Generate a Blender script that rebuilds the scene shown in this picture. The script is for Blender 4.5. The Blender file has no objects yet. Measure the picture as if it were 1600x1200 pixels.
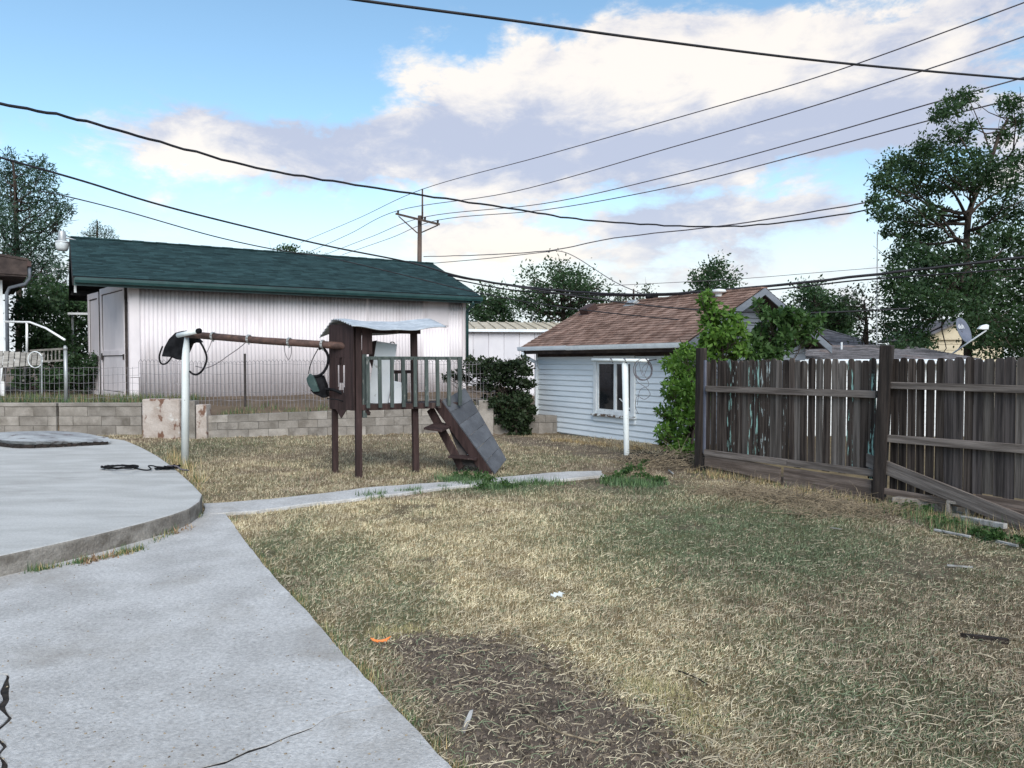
import bpy, math, random
import numpy as np
from mathutils import Vector, Matrix
R = math.radians
SC = bpy.context.scene
COL = SC.collection
random.seed(7)

# ------------------------------------------------------------------ camera
FOCAL, PITCH, EYE = 1180.0, math.atan(35 / 1180), 1.6
cam = bpy.data.objects.new("camera", bpy.data.cameras.new("camera"))
COL.objects.link(cam)
cam.location = (0, 0, EYE)
cam.rotation_euler = (R(90) - PITCH, 0, 0)
cam.data.sensor_width = 36
cam.data.lens = 36 * FOCAL / 1600
cam.data.clip_start = 0.05
cam.data.clip_end = 2000
SC.camera = cam

def at(px, py, dist):
    """world point seen at photo position px, py, a given distance ahead (metres)"""
    u, v = (px - 800) / FOCAL, (600 - py) / FOCAL
    d = Vector((u, math.cos(PITCH) + v * math.sin(PITCH), -math.sin(PITCH) + v * math.cos(PITCH)))
    return Vector((0, 0, EYE)) + d * (dist / d.y)

def gr(px, py, z=0.0):
    """world point on the level z"""
    u, v = (px - 800) / FOCAL, (600 - py) / FOCAL
    d = Vector((u, math.cos(PITCH) + v * math.sin(PITCH), -math.sin(PITCH) + v * math.cos(PITCH)))
    return Vector((0, 0, EYE)) + d * ((z - EYE) / d.z)

# ------------------------------------------------------------------ sky and sun
SUN_EL, SUN_AZ = R(38), R(165)
SC.view_settings.view_transform = 'Standard'
SC.view_settings.look = 'None'
SC.view_settings.exposure = 1.32
SC.view_settings.gamma = 1.0
SC.view_settings.use_curve_mapping = False

sun = bpy.data.objects.new("sun", bpy.data.lights.new("sun", 'SUN'))
COL.objects.link(sun)
sun.data.energy = 1.5
sun.data.angle = R(45)
sun.data.color = (1.0, 0.975, 0.935)
sd = Vector((math.sin(SUN_AZ) * math.cos(SUN_EL), math.cos(SUN_AZ) * math.cos(SUN_EL), math.sin(SUN_EL)))
sun.rotation_euler = sd.to_track_quat('Z', 'Y').to_euler()

world = bpy.data.worlds.new("World")
SC.world = world
world.use_nodes = True
WT = world.node_tree
WT.nodes.clear()

class Ex:
    """tiny expression helper: node sockets with operators"""
    def __init__(self, tree, sock): self.t, self.s = tree, sock
    def op(self, o, b=None, c=None, clamp=False):
        n = self.t.nodes.new("ShaderNodeMath"); n.operation = o; n.use_clamp = clamp
        for i, v in enumerate((self, b, c)):
            if v is None: continue
            if isinstance(v, Ex): self.t.links.new(v.s, n.inputs[i])
            else: n.inputs[i].default_value = v
        return Ex(self.t, n.outputs[0])
    def __add__(self, b): return self.op('ADD', b)
    def __sub__(self, b): return self.op('SUBTRACT', b)
    def __mul__(self, b): return self.op('MULTIPLY', b)
    def __truediv__(self, b): return self.op('DIVIDE', b)
    def clamp(self): return self.op('ADD', 0.0, clamp=True)
    def smooth(self, a, b):
        n = self.t.nodes.new("ShaderNodeMapRange"); n.interpolation_type = 'SMOOTHSTEP'
        self.t.links.new(self.s, n.inputs[0]); n.inputs[1].default_value = a; n.inputs[2].default_value = b
        return Ex(self.t, n.outputs[0])

def mixc(t, fac, a, b, mode='MIX'):
    n = t.nodes.new("ShaderNodeMix"); n.data_type = 'RGBA'; n.blend_type = mode
    for s, v in ((n.inputs[0], fac), (n.inputs[6], a), (n.inputs[7], b)):
        if isinstance(v, Ex): t.links.new(v.s, s)
        elif isinstance(v, bpy.types.NodeSocket): t.links.new(v, s)
        elif isinstance(v, (int, float)): s.default_value = v
        else: s.default_value = (v[0], v[1], v[2], 1)
    return n.outputs[2]

def build_sky():
    t = WT
    tc = t.nodes.new("ShaderNodeTexCoord")
    sep = t.nodes.new("ShaderNodeSeparateXYZ"); t.links.new(tc.outputs['Generated'], sep.inputs[0])
    X, Y, Z = (Ex(t, sep.outputs[i]) for i in range(3))
    az = X.op('ARCTAN2', Y)
    el = Z.op('ARCSINE')
    sky = t.nodes.new("ShaderNodeTexSky"); sky.sky_type = 'NISHITA'; sky.sun_disc = False
    sky.sun_elevation = SUN_EL; sky.sun_rotation = SUN_AZ
    sky.air_density = 1.0; sky.dust_density = 0.6; sky.ozone_density = 2.0
    skyc = mixc(t, 1.0, sky.outputs[0], (1.08, 1.19, 1.10), 'MULTIPLY')
    # clouds: noise on the direction, stretched sideways
    comb = t.nodes.new("ShaderNodeCombineXYZ")
    t.links.new(X.s, comb.inputs[0]); t.links.new(Y.s, comb.inputs[1]); t.links.new((Z * 2.0).s, comb.inputs[2])
    def noise(scale, detail=8, rough=0.55, dist=0.0, off=0.0):
        mp = t.nodes.new("ShaderNodeVectorMath"); mp.operation = 'ADD'; mp.inputs[1].default_value = (off, off * 0.7, off)
        t.links.new(comb.outputs[0], mp.inputs[0])
        n = t.nodes.new("ShaderNodeTexNoise"); n.inputs['Scale'].default_value = scale
        n.inputs['Detail'].default_value = detail; n.inputs['Roughness'].default_value = rough
        n.inputs['Distortion'].default_value = dist
        t.links.new(mp.outputs[0], n.inputs['Vector'])
        return Ex(t, n.outputs[0])
    big = noise(4.2, 12, 0.61, 0.25, 2.0)
    fine = noise(15, 9, 0.64, 0.3, 4.0)
    lum = noise(6.5, 9, 0.58, 0.3, 9.0)
    def blobs(L):
        tot = None
        for px, py, sx, sy, amp in L:
            a0 = math.atan((px - 800) / FOCAL); e0 = math.atan((565 - py) / FOCAL)
            da = (az - a0) * (FOCAL / sx); de = (el - e0) * (FOCAL / sy)
            g = (da * da + de * de).op('MULTIPLY', -1.0).op('EXPONENT') * amp
            tot = g if tot is None else tot + g
        return tot
    cov_b = blobs([(860, 150, 300, 85, .75), (1180, 130, 330, 95, .65), (1480, 140, 300, 130, .45), (390, 265, 210, 60, .62), (720, 235, 330, 55, .6),
                   (1180, 235, 260, 50, .45), (1150, 350, 280, 40, .75), (790, 380, 200, 34, .6), (900, 265, 500, 50, .2), (610, 120, 70, 60, .3),
                   (200, 70, 420, 120, -.85), (520, 40, 260, 70, -.45), (950, 316, 260, 22, -.40), (1330, 285, 160, 24, -.30),
                   (1120, 15, 130, 30, -.25), (880, 355, 70, 18, -.25), (430, 170, 130, 30, -.35)])
    cov = big * 2.0 + fine * 0.8 + cov_b * 0.62 - 1.50
    wisp = noise(8, 9, 0.62, 0.6, 14.0)
    alpha = (cov.smooth(-0.09, 0.32) + (cov + wisp * 1.6 - 0.62).smooth(0.0, 0.75) * 0.38).op('MINIMUM', 1.0)
    # bright sunlit heads and grey-lilac undersides
    lit_b = blobs([(860, 110, 300, 70, .9), (600, 140, 90, 60, .8), (1250, 120, 240, 60, .8), (1060, 130, 160, 70, .4), (230, 245, 110, 50, .6), (330, 290, 160, 40, .4),
                   (780, 385, 240, 40, .8), (280, 290, 130, 30, .4),
                   (760, 230, 420, 42, -.5), (1200, 250, 320, 48, -.5), (480, 250, 180, 30, -.4), (1500, 160, 200, 70, -.4),
                   (1100, 345, 200, 26, -.5), (940, 170, 130, 26, -.25)])
    lit = (lum * 2.5 + fine * 1.7 + lit_b * 0.55 - 1.72 - cov * 0.12).smooth(0.0, 0.95)
    ccol = mixc(t, lit, (0.222, 0.240, 0.302), (0.43, 0.402, 0.372))
    # whitening of the air towards the horizon
    hor = (el.op('ABSOLUTE') * -1.0 + 0.27).smooth(0.0, 0.25)
    warm = blobs([(760, 390, 160, 40, .9), (960, 430, 300, 40, .35)])
    hcol = mixc(t, warm.clamp(), (0.365, 0.395, 0.415), (0.43, 0.39, 0.325))
    sk = t.nodes.new("ShaderNodeVectorMath"); sk.operation = 'SCALE'
    t.links.new(skyc, sk.inputs[0]); sk.inputs['Scale'].default_value = SKY_K
    c1 = mixc(t, hor * 0.9, sk.outputs[0], hcol)
    c2 = mixc(t, alpha * 0.93, c1, ccol)
    c3 = mixc(t, hor * hor * 0.75, c2, hcol)
    bg = t.nodes.new("ShaderNodeBackground"); out = t.nodes.new("ShaderNodeOutputWorld")
    inv = t.nodes.new("ShaderNodeVectorMath"); inv.operation = 'SCALE'
    t.links.new(c3, inv.inputs[0]); inv.inputs['Scale'].default_value = 1 / SKY_STRENGTH
    t.links.new(inv.outputs[0], bg.inputs[0]); bg.inputs[1].default_value = SKY_STRENGTH
    t.links.new(bg.outputs[0], out.inputs[0])
SKY_STRENGTH = 0.12
SKY_K = 0.078
build_sky()

# ------------------------------------------------------------------ objects
def tag(o, label=None, cat=None, group=None, kind=None):
    if label: o['label'] = label
    if cat: o['category'] = cat
    if group: o['group'] = group
    if kind: o['kind'] = kind
    return o

def thing(name, label, cat, loc=(0, 0, 0), rz=0.0, group=None):
    o = bpy.data.objects.new(name, None)
    o.empty_display_size = 0.2
    COL.objects.link(o)
    o.location = loc; o.rotation_euler = (0, 0, rz)
    return tag(o, label, cat, group)

class MB:
    def __init__(self): self.v, self.f = [], []
    def add(self, vs, fs):
        b = len(self.v); self.v += [tuple(p) for p in vs]; self.f += [tuple(i + b for i in f) for f in fs]; return self
    def box(self, x0, x1, y0, y1, z0, z1, M=None):
        vs = [Vector((x, y, z)) for z in (z0, z1) for y in (y0, y1) for x in (x0, x1)]
        if M is not None: vs = [M @ p for p in vs]
        return self.add(vs, [(0, 2, 3, 1), (4, 5, 7, 6), (0, 1, 5, 4), (2, 6, 7, 3), (0, 4, 6, 2), (1, 3, 7, 5)])
    def bar(self, p0, p1, w, h, up=(0, 0, 1)):
        p0, p1 = Vector(p0), Vector(p1); d = (p1 - p0); L = d.length; d.normalize()
        s = d.cross(Vector(up))
        if s.length < 1e-4: s = d.cross(Vector((0, 1, 0)))
        s.normalize(); u = s.cross(d)
        M = Matrix((s, d, u)).transposed().to_4x4(); M.translation = p0
        return self.box(-w / 2, w / 2, 0, L, -h / 2, h / 2, M)
    def tube(self, pts, r, n=8, cap=True):
        pts = [Vector(p) for p in pts]
        rs = r if isinstance(r, (list, tuple)) else [r] * len(pts)
        rings = []; nrm = None
        for i, p in enumerate(pts):
            d = (pts[min(i + 1, len(pts) - 1)] - pts[max(i - 1, 0)])
            if d.length < 1e-7: d = Vector((0, 0, 1))
            d.normalize()
            if nrm is None:
                nrm = d.orthogonal().normalized()
            else:
                nrm = nrm - d * nrm.dot(d)
                nrm = nrm.normalized() if nrm.length > 1e-5 else d.orthogonal().normalized()
            bn = d.cross(nrm)
            rings.append([p + (nrm * math.cos(2 * math.pi * k / n) + bn * math.sin(2 * math.pi * k / n)) * rs[i] for k in range(n)])
        vs = [q for rg in rings for q in rg]; fs = []
        for i in range(len(pts) - 1):
            for k in range(n):
                a, b = i * n + k, i * n + (k + 1) % n
                fs.append((a, b, b + n, a + n))
        if cap:
            fs.append(tuple(range(n - 1, -1, -1))); fs.append(tuple((len(pts) - 1) * n + k for k in range(n)))
        return self.add(vs, fs)
    def prism(self, poly, z0, z1):
        n = len(poly)
        a = sum(poly[i][0] * poly[(i + 1) % n][1] - poly[(i + 1) % n][0] * poly[i][1] for i in range(n))
        if a < 0: poly = poly[::-1]
        vs = [(p[0], p[1], z0) for p in poly] + [(p[0], p[1], z1) for p in poly]
        fs = [tuple(range(n - 1, -1, -1)), tuple(range(n, 2 * n))] + [(i, (i + 1) % n, n + (i + 1) % n, n + i) for i in range(n)]
        return self.add(vs, fs)
    def slab(self, quad, n, t):
        """plate: polygon of 3D points thickened by t along vector n"""
        k = len(quad); q = [Vector(p) for p in quad]; n = Vector(n).normalized() * t
        vs = q + [p + n for p in q]
        fs = [tuple(range(k - 1, -1, -1)), tuple(range(k, 2 * k))] + [(i, (i + 1) % k, k + (i + 1) % k, k + i) for i in range(k)]
        return self.add(vs, fs)
    def grid(self, nx, ny, fn, t=None):
        vs = [fn(i / nx, j / ny) for j in range(ny + 1) for i in range(nx + 1)]
        fs = [(j * (nx + 1) + i, j * (nx + 1) + i + 1, (j + 1) * (nx + 1) + i + 1, (j + 1) * (nx + 1) + i) for j in range(ny) for i in range(nx)]
        return self.add(vs, fs)
    def build(self, name, mat, parent=None, smooth=False, bevel=0.0, loc=None, label=None, kind=None, solid=0.0):
        me = bpy.data.meshes.new(name); me.from_pydata(self.v, [], self.f); me.update()
        if smooth: me.shade_smooth() if hasattr(me, 'shade_smooth') else me.polygons.foreach_set('use_smooth', [True] * len(me.polygons))
        me.materials.append(mat)
        o = bpy.data.objects.new(name, me); COL.objects.link(o)
        if parent is not None: o.parent = parent
        if loc is not None: o.location = loc
        if solid:
            s = o.modifiers.new("solid", 'SOLIDIFY'); s.thickness = solid; s.offset = 0
        if bevel:
            b = o.modifiers.new("bevel", 'BEVEL'); b.width = bevel; b.segments = 2; b.limit_method = 'ANGLE'
        return tag(o, label, kind=kind)

def np_mesh(name, V, F, mat, parent=None, colors=None, smooth=False):
    """V (n,3) float, F (m,k) int: one mesh with same-size faces"""
    me = bpy.data.meshes.new(name)
    n, (m, k) = len(V), F.shape
    me.vertices.add(n); me.vertices.foreach_set('co', np.ascontiguousarray(V, dtype=np.float32).ravel())
    me.loops.add(m * k); me.loops.foreach_set('vertex_index', np.ascontiguousarray(F, dtype=np.int32).ravel())
    me.polygons.add(m); me.polygons.foreach_set('loop_start', np.arange(0, m * k, k, dtype=np.int32))
    if smooth: me.polygons.foreach_set('use_smooth', np.ones(m, dtype=bool))
    me.update(calc_edges=True)
    if colors is not None:
        for nm, c in colors.items():
            a = me.attributes.new(nm, 'FLOAT_COLOR', 'POINT')
            full = np.ones((n, 4), dtype=np.float32); full[:, :c.shape[1]] = c
            a.data.foreach_set('color', full.ravel())
    me.materials.append(mat)
    o = bpy.data.objects.new(name, me); COL.objects.link(o)
    if parent is not None: o.parent = parent
    return o

def clone(o, parent, loc, rot=None, scale=None):
    c = o.copy(); COL.objects.link(c); c.parent = parent; c.location = loc
    if rot is not None: c.rotation_euler = rot
    if scale is not None: c.scale = scale
    return c

# ------------------------------------------------------------------ numpy noise
def hash2(ix, iy, seed):
    h = (ix.astype(np.int64) * 374761393 + iy.astype(np.int64) * 668265263 + seed * 974711) & 0x7fffffff
    h = ((h ^ (h >> 13)) * 1274126177) & 0x7fffffff
    return ((h ^ (h >> 16)) & 0xffff) / 65535.0
def vnoise(x, y, s, seed=0):
    x = np.asarray(x, float) / s; y = np.asarray(y, float) / s
    ix, iy = np.floor(x), np.floor(y); fx, fy = x - ix, y - iy
    fx = fx * fx * (3 - 2 * fx); fy = fy * fy * (3 - 2 * fy)
    a, b = hash2(ix, iy, seed), hash2(ix + 1, iy, seed); c, d = hash2(ix, iy + 1, seed), hash2(ix + 1, iy + 1, seed)
    return (a * (1 - fx) + b * fx) * (1 - fy) + (c * (1 - fx) + d * fx) * fy
def fbm(x, y, s, seed=0, n=4):
    t, a, w = 0, 1.0, 0
    for i in range(n):
        t = t + a * vnoise(x, y, s / 2 ** i, seed + i * 17); w += a; a *= .5
    return t / w
def sstep(a, b, x):
    t = np.clip((x - a) / (b - a), 0, 1); return t * t * (3 - 2 * t)
def in_poly(x, y, poly):
    x = np.asarray(x); y = np.asarray(y); r = np.zeros(x.shape, bool); n = len(poly)
    for i in range(n):
        x0, y0 = poly[i][:2]; x1, y1 = poly[(i + 1) % n][:2]
        c = ((y0 > y) != (y1 > y))
        with np.errstate(divide='ignore', invalid='ignore'):
            r ^= c & (x < (x1 - x0) * (y - y0) / (y1 - y0 if y1 != y0 else 1e-9) + x0)
    return r
def poly_dist(x, y, pts):
    d = np.full(np.shape(x), 1e9)
    for (x0, y0), (x1, y1) in zip(pts[:-1], pts[1:]):
        dx, dy = x1 - x0, y1 - y0
        t = np.clip(((x - x0) * dx + (y - y0) * dy) / (dx * dx + dy * dy), 0, 1)
        d = np.minimum(d, np.hypot(x - x0 - t * dx, y - y0 - t * dy))
    return d

# ------------------------------------------------------------------ materials
def mat(name, c1, c2, scale=(3, 3, 3), rough=.8, detail=6, bump=.0, bscale=None, lo=.35, hi=.65, metal=0.0,
        fine=0.0, fscale=60, paint=None, stain=None, vary=0.0, spec=.3, dist=0.0, island=0.0, coat=0.0):
    """two-colour noise material with fine grain, optional flaking second coat (paint) and stains"""
    m = bpy.data.materials.new(name); m.use_nodes = True; t = m.node_tree
    b = t.nodes['Principled BSDF']
    b.inputs['Roughness'].default_value = rough; b.inputs['Metallic'].default_value = metal
    b.inputs['Specular IOR Level'].default_value = spec
    if coat: b.inputs['Coat Weight'].default_value = coat
    tc = t.nodes.new("ShaderNodeTexCoord"); oi = t.nodes.new("ShaderNodeObjectInfo")
    sh = t.nodes.new("ShaderNodeVectorMath"); sh.operation = 'MULTIPLY_ADD'
    t.links.new(oi.outputs['Random'], sh.inputs[0]); sh.inputs[1].default_value = (37, 53, 71)
    t.links.new(tc.outputs['Object'], sh.inputs[2])
    def noise(sc, det, r=.55, ds=0.0, off=0):
        mp = t.nodes.new("ShaderNodeMapping"); mp.inputs['Scale'].default_value = sc if hasattr(sc, '__len__') else (sc,) * 3
        mp.inputs['Location'].default_value = (off, off * 1.3, off * .7)
        t.links.new(sh.outputs[0], mp.inputs[0])
        n = t.nodes.new("ShaderNodeTexNoise"); n.inputs['Scale'].default_value = 1
        n.inputs['Detail'].default_value = det; n.inputs['Roughness'].default_value = r; n.inputs['Distortion'].default_value = ds
        t.links.new(mp.outputs[0], n.inputs['Vector']); return Ex(t, n.outputs[0])
    base = noise(scale, detail, .6, dist)
    col = mixc(t, base.smooth(lo, hi), c1, c2)
    if fine:
        f = noise(fscale, 6, .78, off=5)
        k = f.smooth(.22, .78) * (2 * fine) + (1 - fine)
        cc = t.nodes.new("ShaderNodeCombineColor")
        for i in range(3): t.links.new(k.s, cc.inputs[i])
        col = mixc(t, 1.0, col, cc.outputs[0], 'MULTIPLY')
    if stain:   # (colour, scale, lo, hi, amount)
        s = noise(stain[1], 5, .6, off=11)
        col = mixc(t, s.smooth(stain[2], stain[3]) * stain[4], col, stain[0])
    if paint:   # (colour, scale, lo, hi)
        s = noise(paint[1], 7, .65, off=17)
        pm = s.smooth(paint[2], paint[3])
        col = mixc(t, pm, col, paint[0])
    if vary:
        k = Ex(t, oi.outputs['Random']) * (2 * vary) + (1 - vary)
        cc = t.nodes.new("ShaderNodeCombineColor")
        for i in range(3): t.links.new(k.s, cc.inputs[i])
        col = mixc(t, 1.0, col, cc.outputs[0], 'MULTIPLY')
    if island:
        g = t.nodes.new("ShaderNodeNewGeometry")
        k = Ex(t, g.outputs['Random Per Island']) * (2 * island) + (1 - island)
        cc = t.nodes.new("ShaderNodeCombineColor")
        for i in range(3): t.links.new(k.s, cc.inputs[i])
        col = mixc(t, 1.0, col, cc.outputs[0], 'MULTIPLY')
    t.links.new(col, b.inputs['Base Color'])
    if bump:
        bs = noise(bscale or scale, 6, .65, off=3)
        bp = t.nodes.new("ShaderNodeBump"); bp.inputs['Strength'].default_value = bump; bp.inputs['Distance'].default_value = .02
        t.links.new(bs.s, bp.inputs['Height']); t.links.new(bp.outputs[0], b.inputs['Normal'])
    return m

def attr_mat(name, attr, rough=.9, fine=.25, fscale=70, bump=.6, spec=.1, trans=0.0):
    m = bpy.data.materials.new(name); m.use_nodes = True; t = m.node_tree
    b = t.nodes['Principled BSDF']; b.inputs['Roughness'].default_value = rough; b.inputs['Specular IOR Level'].default_value = spec
    a = t.nodes.new("ShaderNodeAttribute"); a.attribute_name = attr
    col = a.outputs['Color']
    if fine:
        tc = t.nodes.new("ShaderNodeTexCoord"); n = t.nodes.new("ShaderNodeTexNoise")
        n.inputs['Scale'].default_value = fscale; n.inputs['Detail'].default_value = 5; n.inputs['Roughness'].default_value = .7
        t.links.new(tc.outputs['Object'], n.inputs['Vector'])
        k = Ex(t, n.outputs[0]) * (4 * fine) + (1 - 2 * fine)
        cc = t.nodes.new("ShaderNodeCombineColor")
        for i in range(3): t.links.new(k.s, cc.inputs[i])
        col = mixc(t, 1.0, col, cc.outputs[0], 'MULTIPLY')
        if bump:
            bp = t.nodes.new("ShaderNodeBump"); bp.inputs['Strength'].default_value = bump; bp.inputs['Distance'].default_value = .02
            t.links.new(n.outputs[0], bp.inputs['Height']); t.links.new(bp.outputs[0], b.inputs['Normal'])
    t.links.new(col, b.inputs['Base Color'])
    return m

def leaf_mat(name, c1, c2, trans=.35, rough=.55):
    m = bpy.data.materials.new(name); m.use_nodes = True; t = m.node_tree
    b = t.nodes['Principled BSDF']; b.inputs['Roughness'].default_value = rough; b.inputs['Specular IOR Level'].default_value = .25
    g = t.nodes.new("ShaderNodeNewGeometry"); tc = t.nodes.new("ShaderNodeTexCoord")
    n = t.nodes.new("ShaderNodeTexNoise"); n.inputs['Scale'].default_value = 1.1; n.inputs['Detail'].default_value = 3
    t.links.new(tc.outputs['Object'], n.inputs['Vector'])
    f = (Ex(t, g.outputs['Random Per Island']) * .55 + Ex(t, n.outputs[0]) * .9 - .22).clamp()
    col = mixc(t, f, c1, c2)
    t.links.new(col, b.inputs['Base Color'])
    tr = t.nodes.new("ShaderNodeBsdfTranslucent"); t.links.new(mixc(t, 1.0, col, (1.0, 1.15, .6), 'MULTIPLY'), tr.inputs[0])
    mx = t.nodes.new("ShaderNodeMixShader"); mx.inputs[0].default_value = trans
    t.links.new(b.outputs[0], mx.inputs[1]); t.links.new(tr.outputs[0], mx.inputs[2])
    t.links.new(mx.outputs[0], t.nodes['Material Output'].inputs['Surface'])
    return m

MT = {}
MT['concrete'] = mat('old concrete', (.40, .385, .37), (.52, .505, .49), (2.2, 2.2, 2.2), .9, 10, .55, 90, fine=.32, fscale=42,
                     stain=((.27, .24, .205), 1.6, .50, .78, .6), paint=((.20, .19, .18), (46, 46, 46), .655, .69), spec=.15, lo=.30, hi=.70)
MT['patio'] = mat('smooth concrete', (.40, .39, .37), (.48, .47, .45), (1.1, 3.2, 1), .85, 8, .3, 80, fine=.2, fscale=50,
                  stain=((.27, .255, .235), (.8, 1.9, 1), .50, .76, .6), paint=((.22, .21, .2), (30, 44, 30), .71, .75), spec=.15)
MT['block'] = mat('cinder block', (.20, .178, .155), (.305, .275, .245), (2.5, 2.5, 2.5), .95, 7, .6, 40, fine=.2, fscale=90,
                  stain=((.10, .085, .07), 2.2, .50, .72, .7), vary=.16, spec=.1)
MT['mortar'] = mat('mortar', (.15, .14, .125), (.21, .195, .175), rough=.95)
MT['rustplaster'] = mat('stained plaster', (.46, .40, .36), (.34, .28, .24), (2.5, 2.5, 2.5), .95, 8, .7, 22, fine=.15,
                        stain=((.13, .055, .03), (5, 5, 3.2), .52, .60, .9), paint=((.55, .53, .50), (4, 4, 4), .60, .68))
MT['fence'] = mat('weathered fence board', (.023, .017, .0145), (.092, .072, .061), (24, 24, 1.3), .9, 6, .5, (60, 60, 2.5), fine=.2, fscale=(120, 120, 5),
                  stain=((.21, .18, .155), (12, 12, .9), .56, .78, .8), vary=.5, spec=.15)
MT['fencegrey'] = mat('grey fence board', (.042, .035, .033), (.125, .105, .098), (24, 24, 1.3), .9, 6, .5, (60, 60, 2.5), fine=.2, fscale=(120, 120, 5),
                      stain=((.015, .014, .016), (9, 9, .9), .56, .78, .7), vary=.22, spec=.15)
MT['fenceteal'] = mat('fence board with flaking teal paint', (.023, .017, .0145), (.092, .072, .061), (24, 24, 1.3), .9, 6, .5, (60, 60, 2.5),
                      paint=((.30, .50, .44), (30, 30, 5), .555, .60), vary=.22, spec=.15)
MT['fencewhite'] = mat('fence board with pale flaking paint', (.023, .017, .0145), (.092, .072, .061), (24, 24, 1.3), .9, 6, .5, (60, 60, 2.5),
                       paint=((.50, .57, .55), (34, 34, 6), .60, .64), vary=.22, spec=.15)
MT['rail'] = mat('grey rail', (.115, .094, .082), (.25, .21, .185), (1.4, 26, 26), .9, 6, .5, (3, 60, 60), fine=.2, fscale=(5, 120, 120), vary=.15, spec=.15)
MT['kick'] = mat('brown kick board', (.11, .080, .064), (.22, .168, .138), (1.2, 20, 20), .9, 6, .5, (3, 50, 50), fine=.2, fscale=(5, 90, 90),
                 stain=((.07, .055, .05), (2, 6, 6), .55, .75, .6), vary=.12)
MT['postdark'] = mat('dark post', (.013, .010, .009), (.040, .031, .027), (22, 22, 1.2), .9, 6, .5, (60, 60, 2), fine=.2, fscale=(90, 90, 5),
                     stain=((.15, .115, .095), (9, 9, 1.6), .62, .72, .7))
MT['towerwood'] = mat('dark red-brown painted wood', (.024, .013, .012), (.048, .027, .025), (14, 14, 1.5), .8, 6, .35, (40, 40, 3), fine=.2, fscale=(70, 70, 6),
                      stain=((.14, .105, .09), (9, 9, 1.5), .60, .74, .6), vary=.12)
MT['beam'] = mat('rusty brown pipe', (.055, .033, .028), (.11, .062, .05), (4, 12, 12), .7, 6, .3, 40, fine=.2, stain=((.19, .11, .07), 8, .58, .72, .6))
MT['greenpaint'] = mat('worn green paint', (.040, .052, .049), (.075, .090, .082), (16, 16, 2.2), .8, 6, .3, (40, 40, 4), fine=.15,
                       paint=((.20, .20, .185), (24, 24, 4), .59, .66), vary=.1)
MT['greyboard'] = mat('grey painted boards', (.058, .061, .069), (.092, .097, .108), (3, 3, 3), .75, 6, .3, 30, fine=.15, fscale=50,
                      stain=((.09, .09, .1), 4, .58, .75, .5), vary=.1)
MT['whiteboard'] = mat('scuffed white board', (.72, .75, .78), (.82, .84, .86), (3, 3, 3), .6, 5, .1, 20, stain=((.30, .28, .26), 9, .62, .72, .6))
MT['rustdark'] = mat('dark metal and door shade strips', (.02, .017, .016), (.05, .04, .037), (9, 9, 9), .7, 5, .2, 40)
MT['tinroof'] = mat('dull galvanised sheet', (.40, .43, .46), (.56, .59, .62), (5, 5, 5), .38, 5, .12, 25, metal=.35, stain=((.26, .22, .2), 3.5, .60, .75, .6), spec=.5)
MT['whitepipe'] = mat('chipped white paint', (.66, .69, .68), (.74, .76, .74), (6, 6, 2), .5, 5, .1, 20, paint=((.16, .11, .085), (26, 26, 9), .66, .69))
MT['galv'] = mat('galvanised pipe', (.30, .31, .31), (.42, .43, .43), (8, 8, 3), .45, 5, metal=.4)
MT['rubber'] = mat('black rubber', (.006, .006, .007), (.016, .016, .018), (9, 9, 9), .85, 5, .2, 40, spec=.08)
MT['rubbergreen'] = mat('faded green rubber', (.025, .048, .046), (.05, .082, .076), (9, 9, 9), .6, 5, .2, 40)
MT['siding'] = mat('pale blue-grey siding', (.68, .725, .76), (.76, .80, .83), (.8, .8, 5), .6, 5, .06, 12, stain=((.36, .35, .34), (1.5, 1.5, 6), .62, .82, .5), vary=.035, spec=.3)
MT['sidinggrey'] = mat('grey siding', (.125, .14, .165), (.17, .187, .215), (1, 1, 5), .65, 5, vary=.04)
MT['trimwhite'] = mat('worn white trim', (.66, .68, .69), (.76, .78, .78), (6, 6, 6), .6, 6, .1, 25, paint=((.10, .075, .06), (17, 17, 17), .67, .70))
MT['soffit'] = mat('dark bare wood', (.035, .026, .024), (.075, .055, .048), (3, 3, 3), .9, 5)
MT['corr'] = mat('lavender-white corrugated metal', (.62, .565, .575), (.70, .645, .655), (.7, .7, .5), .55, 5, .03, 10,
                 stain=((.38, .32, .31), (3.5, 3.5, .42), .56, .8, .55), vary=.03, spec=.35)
MT['doorpaint'] = mat('lavender-white door', (.62, .565, .575), (.70, .64, .645), (2, 2, 1), .6, 5, .06, 20, stain=((.35, .31, .31), (6, 6, 1.2), .6, .8, .5))
MT['shgreen'] = mat('green shingles', (.019, .040, .043), (.029, .058, .061), (2.2, 5, 2.2), .9, 6, .5, 70, fine=.2, fscale=85, island=.30, spec=.12)
MT['shbrown'] = mat('red-brown shingles', (.165, .098, .074), (.295, .195, .155), (3, 5, 3), .92, 6, .5, 70, fine=.25, fscale=85, island=.26, spec=.12)
MT['shgrey'] = mat('grey shingles', (.10, .095, .10), (.185, .175, .185), (3, 5, 3), .92, 6, .5, 70, fine=.25, fscale=85, island=.3, spec=.12,
                   stain=((.21, .13, .10), 1.1, .58, .7, .35))
MT['greentrim'] = mat('dark green metal trim', (.009, .036, .036), (.016, .055, .053), (4, 4, 4), .45, 5, spec=.5)
MT['blackwood_shade'] = mat('black timber and painted shade', (.012, .012, .013), (.030, .029, .030), (3, 3, 3), .9, 5)  # black boards; also holds the shade under the shed's roof overhang
MT['gutter'] = mat('white gutter', (.66, .70, .74), (.76, .79, .82), (2, 2, 2), .35, 5, stain=((.36, .34, .33), (2, 2, 6), .58, .75, .6))
MT['leanwall'] = mat('pale ribbed metal', (.58, .565, .60), (.66, .64, .67), (1, 1, .6), .5, 5)
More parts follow.
